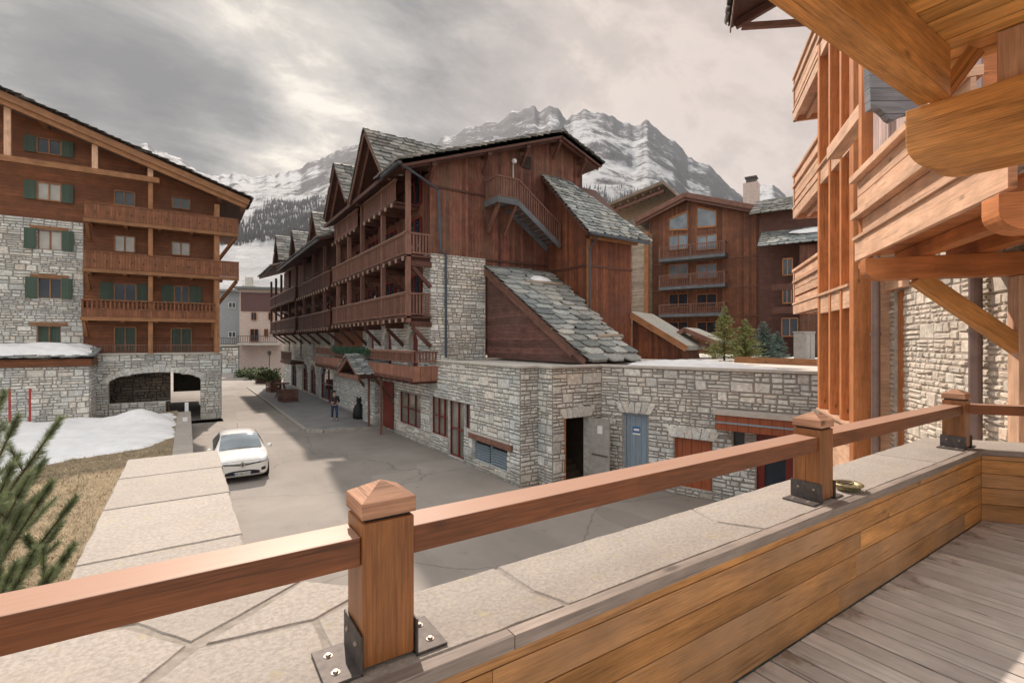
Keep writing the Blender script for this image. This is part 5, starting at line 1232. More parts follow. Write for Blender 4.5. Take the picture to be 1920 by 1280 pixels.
# ------------------------------------------------------------------ gabled chalet behind the yard
dC_ = camdir(.819, -.574); nC = camdir(-.574, -.819)
GC = thing('gabled_chalet', 'rust brown gabled chalet with three slim balconies and tall gable windows behind the yard wall', 'chalet', tuple(camxy(16.5, 46.5)))
FC = Face(camxy(16.5, 46.5), dC_, nC)
kl = FC.m(1216, 500)[0]; kr = FC.m(1424, 500)[0]; ka_, zap = FC.m(1290, 372); _, zel = FC.m(1206, 412); ker, zer = FC.m(1428, 398)
m = MB(401); FC.poly(m, [(kl, 2.5), (kr, 2.5), (kr, zer-.25), (ka_, zap-.25), (kl, zel-.1)], -9, 0); m.build('wall', M['farwood'], GC)
m = MB(402); kel = FC.m(1197, 416)[0]
sl1 = (zap-zel)/(ka_-kl); sl2 = (zer-zap)/(ker-ka_)
q = [(kel, zap-sl1*(ka_-kel)), (ka_, zap), (ka_, zap+.35), (kel, zap-sl1*(ka_-kel)+.35)]; FC.poly(m, q, -10, 1.0)
q = [(ka_, zap), (ker+.4, zap+sl2*(ker+.4-ka_)), (ker+.4, zap+sl2*(ker+.4-ka_)+.35), (ka_, zap+.35)]; FC.poly(m, q, -10, 1.0); rc = m.build('roof', M['slateb'], GC)
m = MB(403)
for a, b in (((kel, zap-sl1*(ka_-kel)+.12), (ka_, zap+.12)), ((ka_, zap+.12), (ker+.4, zap+sl2*(ker+.4-ka_)+.12))): m.beam(FC.P(*a, 1.04), FC.P(*b, 1.04), .07, .42); m.beam(FC.P(a[0], a[1]-.35, .8), FC.P(b[0], b[1]-.35, .8), .2, .25)
m.build('barge_board', M['redlight'], rc)
for px, yt, yb in ((1409, 345, 392),):
    k, zt_3 = FC.m(px, yt, -3); _, zb_3 = FC.m(px, yb, -3); m = MB(404); FC.box(m, k-.62, k+.62, zb_3-1.5, zt_3, -3.6, -2.4); ch = m.build('chimney', M['farpink'], GC)
    m = MB(405); FC.box(m, k-.4, k+.4, zt_3, zt_3+.45, -3.4, -2.6); FC.box(m, k-.5, k+.5, zt_3+.45, zt_3+.6, -3.5, -2.5); m.build('chimney_pot', M['iron'], ch)
M['skyglass'] = glass('bright glass', (.16, .19, .22), .03)
def fwin(Fc, root, x0, x1, yt, yb, frame=M['frame'], pane=M['glass'], mull=1, off=.02, name='window'):
    k0, z1 = Fc.m(x0, yt); k1, z0 = Fc.m(x1, yb); return wall_window(root, Fc.P((k0+k1)/2, (z0+z1)/2, off), Fc.d, Fc.n, abs(k1-k0), z1-z0, frame=frame, pane=pane, mull=mull, name=name)
for x0, x1 in ((1255, 1290), (1307, 1344)):
    for yt, yb in ((443, 466), (497, 520), (552, 575), (604, 624)): fwin(FC, GC, x0, x1, yt, yb, pane=M['skyglass'] if yt < 500 else M['glass'])
for pts in ([(1255, 411), (1290, 396), (1290, 430), (1255, 432)], [(1307, 388), (1344, 396), (1344, 424), (1307, 427)]):
    q = [FC.m(*p) for p in pts]; m = MB(); FC.poly(m, [(a, b) for a, b in q], 0, .04); wo_ = m.build('gable_window', M['skyglass'], GC)
    m = MB()
    for i in range(4): a = q[i]; b = q[(i+1) % 4]; m.beam(FC.P(*a, .06), FC.P(*b, .06), .08, .16)
    m.build('frame', M['frame'], wo_)
for y0, y1, b0_, b1_ in ((463, 451, 490, 481), (516, 508, 543, 538), (571, 566, 594, 592)):
    FO = Face(FC.P(0, 0, 1.3), dC_, nC); k0, z1 = FO.m(1235, y0); k1, z1b = FO.m(1359, y1); _, z0 = FO.m(1235, b0_); _, z0b = FO.m(1359, b1_); z1 = (z1+z1b)/2; z0 = (z0+z0b)/2
    m = MB(410); FC.box(m, k0, k1, z0, z0+.28, 0, 1.3, along=FC.d); bo = m.build('balcony', M['stairw'], GC)
    m = MB(411); a = FC.P(k0+.05, 0, 1.22); b = FC.P(k1-.05, 0, 1.22); balustrade(m, a, b, z0+.28, z1, .16, .05, .07, posts=3); balustrade(m, FC.P(k1-.05, 0, .1), b, z0+.28, z1, .16, .05, .07); m.build('balustrade', M['redlight'], bo)
m = MB(412)
for y in (483, 538, 594): k0, z0 = FC.m(1362, y); _, z2 = FC.m(1420, y-3); FC.box(m, kl, kr, (z0+z2)/2-.05, (z0+z2)/2+.05, .0, .05)
m.build('belt_board', M['redlight'], GC)
m = MB(413); a = FC.P(kl+.15, 0, .1); m.tube([a+ZZ*3, a+ZZ*(zel-.2)], .08, 6); m.build('downpipe', M['iron'], GC)
# silvered log building behind it
LG = thing('log_building', 'pale silvered log building with an open timber gable between the two brown chalets', 'building', tuple(camxy(13, 50)))
FL = Face(camxy(13.5, 50.5), dC_, nC); m = MB(420); k0, _ = FL.m(1150, 500); k1, z1 = FL.m(1262, 385); _, zlo = FL.m(1150, 425)
FL.poly(m, [(k0, 2), (k1, 2), (k1, z1), (k0, zlo)], -5, 0); m.build('log_wall', M['oakgrey'], LG)
a = FL.m(1128, 402); b = FL.m(1252, 352); c = FL.m(1275, 372)
m = MB(421); FL.poly(m, [a, b, (b[0], b[1]+.3), (a[0], a[1]+.3)], -5, 1.6); FL.poly(m, [b, c, (c[0], c[1]+.3), (b[0], b[1]+.3)], -5, 1.6); rl = m.build('roof', M['log'], LG)
m = MB(422)
for i in range(9): t = (i+.5)/9; k = a[0]+(b[0]-a[0])*t; z = a[1]+(b[1]-a[1])*t-.3; m.beam(FL.P(k, z, -.2), FL.P(k, z, 1.5), .16, .2)
m.beam(FL.P(a[0], a[1]-.6, 1.2), FL.P(b[0], b[1]-.6, 1.2), .2, .25); m.build('rafter', M['redlight'], rl)
FP = Face(FC.P(0, 0, 1.6), dC_, nC); m = MB(423); k0 = FP.m(1186, 500)[0]; k1 = FP.m(1214, 500)[0]; z1 = FP.m(1200, 436)[1]; FP.box(m, k0, k1, 3, z1, -1.4, 0); m.build('log_panel', M['oakgrey'], LG); m = MB(424); FP.box(m, k1-.3, k1+.1, 3, z1, -.4, .08, along=ZZ); m.build('log_post', M['chal_t'], LG)
# darker chalet on the right
DK = thing('shaded_chalet', 'dark brown chalet with two slate roofs standing in shade right of the gabled chalet', 'chalet', tuple(camxy(20, 40)))
FD = Face(camxy(21.5, 40), dC_, nC)
k0 = FD.m(1424, 500)[0]; k1 = FD.m(1560, 500)[0]; z1 = FD.m(1470, 392)[1]
m = MB(430); FD.box(m, k0, k1, 2.5, z1, -8, 0); m.build('wall', M['redtim'], DK); dk_wall = bpy.data.objects[-1] if False else None
z1 = FD.m(1440, 404)[1]; z2 = FD.m(1440, 380)[1]
m = MB(431); slates(m, FD.P(k0-.6, z1, 1.0), FD.d, (-FD.n*4+ZZ*2.0), k1-k0+1, 4.5, .7, .4, 61, thick=.07); m.build('upper_roof', M['slateb'], DK)
z1 = FD.m(1440, 470)[1]
m = MB(432); slates(m, FD.P(k0+.2, z1, 2.2), FD.d, (-FD.n*2.4+ZZ*1.6), k1-k0+1, 2.8, .7, .35, 62, thick=.07); m.build('lower_roof', M['slate'], DK)
m = MB(433); q = FD.P(k0+2.6, z1+1.0, .9); 
m = MB(434); FD.box(m, k0+3.0, k1+1, 2.5, z1-.1, 0, 1.7); m.build('wing', M['red_v'], DK)
FDw = Face(FD.P(0, 0, 1.72), dC_, nC)
for x0, x1, yt, yb in ((1468, 1486, 486, 515), (1468, 1484, 543, 568), (1466, 1496, 597, 630)): fwin(FDw, DK, x0, x1, yt, yb, off=.02)
for y in (531, 575): k, z = FDw.m(1480, y); m = MB(435); FDw.box(m, k-1.2, k+1.4, z-.5, z+.0, .05, .12); m.build('window_rail', M['redtim'], DK)
m = MB(436); c0 = FD.P(k0+4.2, z1+1.0, .9); sv = (-FD.n*2.4+ZZ*1.6).normalized(); up_ = (ZZ*2.4+FD.n*1.6).normalized(); G2 = {}
for i in range(17):
    for j in range(7):
        u = -2.0+4.0*i/16; v = -.45+.9*j/6; w_ = max(0, 1-(u/2.0)**2-(v/.45)**2)**.5; w2 = 1+.35*noise.noise(V((u*1.7, v*2, 5)))
        r_ = math.hypot(u/2.0, v/.45)
        if r_ > 1: u /= r_; v /= r_
        G2[i, j] = c0+FD.d*u+sv*(v*w2)+up_*(.12+.13*w_)
for i in range(16):
    for j in range(6): m.face([G2[i, j], G2[i+1, j], G2[i+1, j+1], G2[i, j+1]])
o = m.build('snow_strip', M['snow'], smooth=True, weld=True); tag(o, 'thin strip of old snow on the lower slate roof of the dark brown chalet', 'snow')
# small roofs on the yard terrace
SH = thing('shed_roof', 'low rust brown shed with a sloping slate roof beside the young firs', 'shed', tuple(camxy(7.2, 25)))
FS = Face(camxy(7.0, 25.5), dC_, nC)
a, b, c, d_ = FS.m(1186, 592), FS.m(1272, 646), FS.m(1290, 684), FS.m(1186, 684)
m = MB(440); FS.poly(m, [(a[0], 3.95), (FS.m(1283, 684)[0], 3.95), (b[0]+.15, b[1]-.1), (a[0], a[1])], -3, 0); m.build('wall', M['red_v2'], SH)
m = MB(441); FS.poly(m, [a, (b[0]+.5, b[1]-.28), (b[0]+.5, b[1]-.05), (a[0], a[1]+.24)], -3.2, .35); m.build('roof', M['slateb'], SH)
m = MB(442); m.beam(FS.P(a[0], a[1]+.05, .37), FS.P(b[0]+.5, b[1]-.2, .37), .06, .3); m.build('barge_board', M['chal_t'], SH)
HT = thing('hut', 'small open timber hut with a shallow slate roof left of the tallest young fir', 'hut', tuple(camxy(8.5, 27)))
FH = Face(camxy(8.7, 27), dC_, nC); a, b, c = FH.m(1262, 634), FH.m(1287, 618), FH.m(1352, 645)
m = MB(443); FH.poly(m, [a, b, (b[0], b[1]+.12), (a[0], a[1]+.12)], -2.5, .4); FH.poly(m, [b, c, (c[0], c[1]+.12), (b[0], b[1]+.12)], -2.5, .4); m.build('roof', M['slateb'], HT)
m = MB(444); m.beam(FH.P(*b, .42), FH.P(*c, .42), .06, .22); m.beam(FH.P(*a, .42), FH.P(*b, .42), .06, .22); m.beam(FH.P(a[0], a[1]-.35, .2), FH.P(c[0], a[1]-.35, .2), .14, .16); m.build('barge_board', M['redlight'], HT)
for px in (1270, 1300, 1340):
    k = FH.m(px, 650)[0]; m = MB(px); m.beam(FH.P(k, 3.95, .15), FH.P(k, a[1]-.2, .15), .16, .16); m.build('post', M['redtim'], HT)
m = MB(445); k0 = FH.m(1262, 650)[0]; k1 = FH.m(1285, 650)[0]; FH.box(m, k0, k1, 3.95, FH.m(1270, 657)[1], -.2, .0); m.build('board_wall', M['chal_t'], HT)
ys = [camxy(5.2, 18.5), camxy(12.5, 17), camxy(14, 27), camxy(8, 27)]
o = snow_sheet('snow_on_yard', [(13.3, 13.2), (13.2, 11.6), (14.3, 8.2), (15.6, 8.2), (18.5, 12), (16.5, 15.2), (15.6, 13.4)], 3.98, .17, 12, 60); tag(o, 'flat sheet of old snow on the yard roof behind the rubble wall', 'snow', kind='stuff')
m = MB(446); p = camxy(8.9, 15.5); q = camxy(13.5, 18.5)
a = at(1378, 690, 21); b = at(1532, 692, 18); m.beam((a.x, a.y, 4.12), (b.x, b.y, 4.12), .1, .26); o = m.build('planter_board', M['chal_t']); tag(o, 'long low timber board edging the fir planting on the yard roof', 'planter')
p = at(1508, 690, 26); m = MB(447); m.box(p.x-.5, p.x+.5, p.y-.3, p.y+.3, 3.9, 5.35); m.box(p.x-.53, p.x+.53, p.y-.33, p.y+.33, 5.35, 5.42); m.box(p.x-.45, p.x-.02, p.y-.32, p.y-.30, 4.0, 5.3); m.box(p.x+.02, p.x+.45, p.y-.32, p.y-.30, 4.0, 5.3)
o = m.build('utility_cabinet', M['greydoor'], bevel=.02); tag(o, 'pale grey metal cabinet standing by the dark brown chalet behind the yard wall', 'cabinet')

# ------------------------------------------------------------------ trees
def fir(loc, h, w, mat, label, seed):
    r = random.Random(seed); T = thing('fir_tree', label, 'tree', tuple(loc), 'young firs behind the yard wall'); B = V(loc)
    m = MB(seed); m.tube([B, B+ZZ*h*.5, B+ZZ*h*.98], [.05, .03, .006], 7); m.build('trunk', M['bark'], T)
    m = MB(seed+1); z = h*.08
    while z < h*.98:
        t = z/h; n = 7 if t < .8 else 4; R_ = w*(1-t)**.85+.04
        for i in range(n):
            a = r.uniform(0, 6.28); ln = R_*r.uniform(.7, 1.12); dr = V((math.cos(a), math.sin(a), 0)); base = B+ZZ*z
            k = max(6, int(ln*34))
            for j in range(k):
                s_ = (j+r.random())/k; c = base+dr*ln*s_+ZZ*(ln*(.18*s_*s_-.10*s_))
                for q in range(3):
                    u = (dr*r.uniform(.1, 1)+V((r.uniform(-1, 1), r.uniform(-1, 1), r.uniform(-.2, .9)))).normalized()*r.uniform(.05, .12)*(1.25-.5*s_); w_ = u.cross(V((r.uniform(-1, 1), r.uniform(-1, 1), 1))).normalized()*.016
                    m.face([c-w_, c+w_, c+u])
        z += h*.032*r.uniform(.8, 1.2)
    m.build('crown', mat, T)
for px, yt, D, w_, mt, lb, sd in ((1358, 574, 23, 1.1, 'fir', 'tallest young fir with yellowish green needles, leftmost of four behind the yard wall', 500), (1397, 598, 22, 1.05, 'fir', 'yellowish bushy young fir, second from the left behind the yard wall', 510), (1431, 602, 23.5, 1.0, 'firb', 'slim bluish young fir beside the bushy yellowish one', 520), (1456, 622, 25, .8, 'firb', 'rightmost and smallest bluish young fir in front of the dark chalet', 530)):
    p = at(px, 690, D); zt = H+(640-yt)/FPX*D; fir((p.x, p.y, 3.95), zt-3.95, w_, M[mt], lb, sd)

# young pine by the terrace
PN = thing('young_pine', 'young pine with long needled twigs reaching in at the left edge over the winter grass', 'pine tree', (-1.9, 2.6, .8))
rp = random.Random(77); tb = MB(550); nb = MB(551)
base = at(-150, 1240, 3.5); base.z = .8; top = at(-120, 640, 3.5)
tb.tube([base, (base+top)/2+V((.03, .02, 0)), top], [.07, .05, .02], 9)
def needles(p, q, dens, ln, fwd=.6):
    d = (q-p); L_ = d.length; dn = d.normalized(); n = int(L_*dens)
    for i in range(n):
        t = rp.random(); c = p+d*t; a = V((rp.uniform(-1, 1), rp.uniform(-1, 1), rp.uniform(-1, 1))); a = (a-dn*a.dot(dn)).normalized(); u = (a*rp.uniform(.6, 1)+dn*rp.uniform(fwd*.7, fwd*1.4)).normalized()*ln*rp.uniform(.7, 1.15)
        w_ = u.cross(V((rp.uniform(-1, 1), rp.uniform(-1, 1), rp.uniform(-1, 1)))).normalized()*.0010
        mid = c+u*.5+V((0, 0, -.002)); nb.face([c-w_, c+w_, mid+w_*.9, mid-w_*.9]); nb.face([mid-w_*.9, mid+w_*.9, c+u+V((0, 0, rp.uniform(-.004, .002)))])
def branch(tx, ty, D, sx=-150, sy=None, D0=3.5, side=5, ln=.055):
    tip = at(tx, ty, D); st = at(sx, ty+330 if sy is None else sy, D0); mid = (tip+st)/2+V((0, 0, -.10)); pts = []
    for i in range(13):
        t = i/12; pts.append(st*(1-t)**2+mid*2*t*(1-t)+tip*t*t)
    tb.tube(pts, [.014*(1-i/14)+.003 for i in range(13)], 6)
    for i in range(3, 12): needles(pts[i], pts[i+1], 2300, ln)
    needles(pts[-2], pts[-1]+(pts[-1]-pts[-2])*.3, 2600, ln*1.05, 1.0)
    for k in range(side):
        i = 4+int(k*7/side)+rp.randint(0, 1); i = min(i, 11); b = pts[i]; d = (pts[i+1 if i < 12 else i]-pts[i]).normalized(); sd = V((rp.uniform(-1, 1), rp.uniform(-1, 1), rp.uniform(-.2, .9))); sd = (sd-d*sd.dot(d)).normalized()
        e = b+(d*.75+sd*.75+ZZ*.25).normalized()*rp.uniform(.14, .30); tb.tube([b, (b+e)/2+ZZ*-.005, e], [.005, .004, .003], 5); needles(b+(e-b)*.15, e, 2400, ln, .8)
for tx, ty, D in ((108, 792, 3.5), (30, 790, 3.3), (78, 870, 3.4), (92, 912, 3.2), (136, 940, 3.5), (40, 960, 3.1), (132, 1030, 3.3), (60, 1040, 3.0), (20, 880, 3.0), (95, 1075, 3.2), (5, 1000, 2.9), (-10, 830, 3.4), (25, 1065, 2.9), (6, 742, 3.6), (110, 985, 3.6), (15, 935, 3.3), (112, 1060, 3.5), (50, 900, 3.0)): branch(tx, ty, D)
tb.build('trunk', M['bark'], PN); nb.build('needles', M['needle'], PN)

# shrubs down the street
def shrub(loc, rx, rz, label, seed, mat=M['leaf'], n=2600):
    r = random.Random(seed); T = thing('shrub', label, 'shrub', tuple(loc), 'shrubs at the end of the street'); m = MB(seed); B = V(loc)
    for k in range(5): a = r.uniform(0, 6.28); m.tube([B, B+V((math.cos(a)*rx*.5, math.sin(a)*rx*.5, rz*1.1))], [.06, .02], 5)
    m.build('stem', M['bark'], T); m = MB(seed+1); cl = [V((r.uniform(-1, 1), r.uniform(-1, 1), r.uniform(.3, 1.2))) for _ in range(14)]
    for i in range(n):
        c0 = r.choice(cl); u = V((r.gauss(0, .3), r.gauss(0, .3), r.gauss(0, .28))); c = B+V(((c0.x*.7+u.x)*rx, (c0.y*.7+u.y)*rx, max(.03, (c0.z*.75+u.z)*rz)))
        a = V((r.uniform(-1, 1), r.uniform(-1, 1), r.uniform(-1, 1))).normalized()*.17; b = a.cross(V((r.uniform(-1, 1), r.uniform(-1, 1), 1))).normalized()*.1; m.face([c-a, c+b, c+a, c-b])
    m.build('foliage', mat, T)
shrub(tuple(at(466, 690, 66).to_2d())+(.05,), 1.3, .85, 'low rounded green shrub at the far left end of the street', 560)
shrub(tuple(at(482, 693, 62).to_2d())+(.05,), 1.1, .9, 'middle one of the three green shrubs at the far end of the street', 570)
shrub(tuple(at(503, 703, 57).to_2d())+(.3,), 1.1, 1.1, 'green shrub in a timber planter beside the terrace corner of the red chalet', 580)
p = at(503, 703, 57); m = MB(585); m.box(p.x-1.3, p.x+1.3, p.y-.6, p.y+.6, .0, .5, along=eX); m.box(p.x-1.2, p.x+1.2, p.y-.5, p.y+.5, .5, .52); o = m.build('planter', M['redtim']); tag(o, 'long timber planter box under the nearest street shrub', 'planter')

# ------------------------------------------------------------------ buildings closing the street
def far_house(name, label, x0, x1, yt, D, mat, wins, roof=None, band=None, extra=None):
    T = thing(name, label, 'house', tuple(camxy((x0-960)/FPX*D, D))); Fh = Face(camxy((x0-960)/FPX*D, D), camdir(1, .25), camdir(.25, -1))
    k0 = Fh.m(x0, 600)[0]; k1 = Fh.m(x1, 600)[0]; z1 = Fh.m((x0+x1)/2, yt)[1]; m = MB(int(x0)); Fh.box(m, k0, k1, 0, z1, -9, 0); m.build('wall', mat, T)
    m = MB(int(x0)+1); Fh.box(m, k0-.6, k1+.6, z1+.01, z1+.35, -9.5, .7); m.build('roof', roof or M['slate'], T)
    if band:
        a, b, c, d, mt = band; kk0, zz1 = Fh.m(a, c); kk1, zz0 = Fh.m(b, d); m = MB(3); Fh.box(m, kk0, kk1, zz0, zz1, .02, .12); m.build('cladding', mt, T)
    for (a, b, c, d, sh) in wins:
        k_0, zz1 = Fh.m(a, c); k_1, zz0 = Fh.m(b, d); wall_window(T, Fh.P((k_0+k_1)/2, (zz0+zz1)/2, .14 if band else .03), Fh.d, Fh.n, k_1-k_0, zz1-zz0, frame=M['white'] if sh else M['frame'], pane=M['glass'], mull=1)
    return T, Fh
T, Fh = far_house('grey_house', 'grey rendered house with white framed windows closing the street on the left', 405, 451, 547, 78, plain('grey render', (.30, .32, .335), .9), ((429, 442, 567, 577, 1), (429, 442, 622, 632, 1)))
k0, z0 = Fh.m(411, 646); k1, _ = Fh.m(451, 646); m = MB(590); Fh.box(m, k0, k1, z0-.25, z0, 0, 1.6); b_ = m.build('balcony', M['concrete'], T); m = MB(591); balustrade(m, Fh.P(k0, 0, 1.5), Fh.P(k1, 0, 1.5), z0, z0+1.1, .3, .06, .08); m.build('balustrade', M['iron'], b_)
k, z = Fh.m(456, 515); m = MB(592); Fh.box(m, k-.5, k+.5, z-4, z, -4, -3); Fh.box(m, k-.9, k+.9, z-1.6, z-1.4, -4.4, -2.6); m.build('chimney', M['concrete'], T)
T, Fh = far_house('pink_house', 'pink rendered house with dark brown cladded top floor closing the street behind the shrubs', 449, 530, 543, 74, M['farpink'], ((472, 481, 586, 600, 0), (504, 512, 586, 600, 0), (470, 485, 617, 640, 0), (496, 503, 617, 631, 0)), band=(452, 524, 548, 584, plain('plum cladding', (.12, .065, .065), .8)))
k0, z0 = Fh.m(451, 643); k1, _ = Fh.m(525, 643); m = MB(593); Fh.box(m, k0, k1, z0-.3, z0, 0, 1.8); b_ = m.build('balcony', M['concrete'], T); m = MB(594); balustrade(m, Fh.P(k0, 0, 1.7), Fh.P(k1, 0, 1.7), z0, z0+1.1, .3, .06, .08); m.build('balustrade', M['iron'], b_)
k0, z0 = Fh.m(416, 652, 3); k1, _ = Fh.m(447, 652, 3); m = MB(595); q = Fh.P(k0, 0, 3)
masonry(m, tuple(q), Fh.d, Fh.n, (k1-k0), 0, z0, size=3, seed=81); o = m.build('stone_wall', M['stone']); tag(o, 'short far stone wall below the grey house balcony', 'wall')
# lamp and street things far away
p = at(505, 702, 60); m = MB(596); m.tube([(p.x, p.y, 0), (p.x, p.y, 3.2)], .05, 8); lo_ = thing('street_lamp', 'slim dark street lamp at the far corner of the red chalet', 'street lamp', (p.x, p.y, 0)); m.build('pole', M['iron'], lo_)
m = MB(597); m.lathe((p.x, p.y, 3.2), [(.05, 0), (.2, .1), (.24, .5), (.28, .52), (.05, .75)], 10); m.build('lantern', M['iron'], lo_)

# ------------------------------------------------------------------ mountains
SKY = [(-900, 250), (-500, 180), (-200, 210), (0, 255), (120, 262), (240, 275), (272, 272), (300, 286), (340, 301), (385, 325), (408, 331), (445, 324), (480, 330), (520, 327), (560, 318), (600, 297), (625, 286), (650, 276), (672, 268), (700, 270), (760, 285), (820, 268), (845, 254), (870, 240), (900, 231), (935, 224), (965, 211), (985, 205), (1003, 202), (1022, 206), (1030, 199), (1048, 207), (1060, 221), (1080, 213), (1108, 206), (1135, 213), (1165, 225), (1190, 237), (1212, 229), (1240, 246), (1265, 265), (1290, 294), (1312, 301), (1340, 316), (1365, 346), (1395, 374), (1412, 378), (1422, 350), (1448, 346), (1470, 362), (1500, 400), (1600, 470), (1800, 430), (2200, 300), (2900, 260)]
def skyy(px):
    for (a, b), (c, d) in zip(SKY, SKY[1:]):
        if a <= px <= c: return b+(d-b)*(px-a)/(c-a)
    return SKY[-1][1]
def fbm(p, o=5):
    a, s_, f = 1.0, 0, 1.0
    for _ in range(o): s_ += a*noise.noise(p*f); a *= .52; f *= 2.1
    return s_
def ridged(p, o=5):
    a, s_, f = 1.0, 0, 1.0
    for _ in range(o): s_ += a*(1-abs(noise.noise(p*f))*2); a *= .5; f *= 2.1
    return s_/1.9
def mz(px, t):        # t 0 valley .. 1 skyline .. >1 behind it
    D0, D1 = 190.0, 2300.0; D = D0*(D1/D0)**t; E_ = (640-skyy(px))/FPX
    d = ray(px); P = d*D; jag = fbm(V((px*.045, 3.3, 0)), 5)*.010*min(1, E_*2.5)*max(0, min(1, t))**10
    s_ = t if t <= 1 else 1
    f = .02+.98*(s_**.95); 
    e = (E_+jag)*f; n_ = ridged(V((P.x*.0030, P.y*.0030, 1.7)), 6)-.55; k = (1-abs(2*s_-1))**.6 if t < 1 else 0
    e += n_*.055*k*min(1, E_*3)*min(1, t*3)
    z = H+e*D
    if t > 1: z -= (t-1)*2600
    return V((P.x, P.y, z-(1-min(1, t*5))*3))
mb = MB(600); NXm, NTm = 620, 150; grid = {}
for i in range(NXm+1):
    u = i/NXm; px = -700+3300*u
    for j in range(NTm+1): grid[i, j] = mz(px, j/(NTm-6))
vs = []; idx = {}
for k, v in grid.items(): idx[k] = len(vs); vs.append(tuple(v))
fs = [(idx[i, j], idx[i+1, j], idx[i+1, j+1], idx[i, j+1]) for i in range(NXm) for j in range(NTm)]
me = bpy.data.meshes.new('mountain'); me.from_pydata(vs, [], fs); me.materials.append(M['mount']); me.polygons.foreach_set('use_smooth', [True]*len(fs)); me.update()
o = bpy.data.objects.new('mountain', me); col.objects.link(o); o['kind'] = 'structure'
# bare larch woods on the slopes: one mass
rf = random.Random(31); vs = []; fs = []
def spike(P, h, w):
    b = len(vs); a0 = rf.uniform(0, 2)
    for k in range(3): a = a0+k*2.094; vs.append((P.x+w*math.cos(a), P.y+w*math.sin(a), P.z+h*.12))
    vs.append((P.x, P.y, P.z+h)); vs.append((P.x, P.y, P.z-1))
    for k in range(3): fs.append((b+k, b+(k+1) % 3, b+3)); fs.append((b+(k+1) % 3, b+k, b+4))
cnt = 0; tries = 0
while cnt < 34000 and tries < 500000:
    tries += 1; px = rf.uniform(200, 1560); t = rf.uniform(.20, .80); P = mz(px, t); D = P.x*SN+P.y*CS; y = 640-(P.z-H)/D*FPX
    dn = noise.noise(V((px*.012, y*.018, 4)))+.45*noise.noise(V((px*.05, y*.02, 9)))
    top = 372 if px < 660 else (355+.10*(px-1100) if px > 1050 else 350)
    if px < 480: top = 325
    if y < top+18*dn: continue
    if px < 700 and y > 462+40*dn: continue
    if px < 700 and (dn < -.22 or rf.random() > .9+1.3*dn): continue
    if px >= 700 and rf.random() > .75+1.1*dn: continue
    spike(P, rf.uniform(9, 20)*(.8 if y < top+15 else 1), rf.uniform(.7, 1.7)); cnt += 1
me = bpy.data.meshes.new('larch_wood'); me.from_pydata(vs, [], fs); me.materials.append(M['forest']); me.update()
o = bpy.data.objects.new('larch_wood', me); col.objects.link(o); tag(o, 'dark winter larch wood covering the lower snowy mountain slopes', 'wood', kind='stuff')
# ------------------------------------------------------------------ car
M['carpaint'] = plain('white car paint', (.74, .73, .71), .22, nz=.02); M['carpaint'].node_tree.nodes['Principled BSDF'].inputs['Coat Weight'].default_value = .6
M['tyre'] = plain('tyre', (.02, .02, .02), .85); M['rim'] = plain('alloy', (.45, .45, .46), .35, .8); M['lampglass'] = plain('headlight lens', (.55, .57, .6), .08, nz=.3, nscale=20); M['platew'] = plain('plate white', (.62, .61, .58), .5, nz=.04); M['plateblue'] = plain('plate blue', (.03, .06, .25), .5); M['chrome'] = plain('chrome', (.75, .75, .76), .15, .95)
def text_mesh(s, size, name, mat, parent, M4, depth=.002):
    cu = bpy.data.curves.new(name, 'FONT'); cu.body = s; cu.size = size; cu.align_x = 'CENTER'; cu.align_y = 'CENTER'; cu.extrude = depth
    to = bpy.data.objects.new(name, cu); col.objects.link(to); bpy.context.view_layer.update()
    me = bpy.data.meshes.new_from_object(to.evaluated_get(bpy.context.evaluated_depsgraph_get())); bpy.data.objects.remove(to)
    me.transform(M4); me.materials.clear(); me.materials.append(mat); o = bpy.data.objects.new(name, me); col.objects.link(o); o.parent = parent; return o
ST = [(-.04, .26, .64, .66, .70, .60, .70, .45), (.05, .20, .77, .78, .79, .74, .85, .55), (.42, .19, .855, .86, .86, .87, .955, .66), (.88, .18, .865, .895, .865, .925, .975, .68), (.99, .18, .865, .905, .865, .93, .995, .67), (1.05, .18, .865, .91, .865, .932, 1.03, .655), (1.5, .18, .865, .925, .866, .945, 1.31, .60), (1.92, .18, .865, .935, .866, .95, 1.43, .57), (2.6, .18, .865, .95, .866, .96, 1.455, .56), (3.3, .19, .865, .97, .862, .97, 1.42, .54), (3.75, .22, .85, .97, .84, .98, 1.22, .50), (4.02, .30, .80, .90, .76, .92, .97, .46), (4.06, .34, .74, .70, .70, .72, .76, .40)]
def ring(st, off=0):
    y, zs, hs, zb, hb, _, zt, ht = st
    hp = [(hs*.80, zs), (hs*.985, zs+.05), (hs+.0, zs+(zb-zs)*.45), (hb*.995, zb-.04), (hb*.965, zb+.02), (ht+.05, zt-.035), (ht*.72, zt-.003), (0, zt+.012)]
    return [V((-a, y, b)) for a, b in hp]+[V((a, y, b)) for a, b in reversed(hp[:-1])]
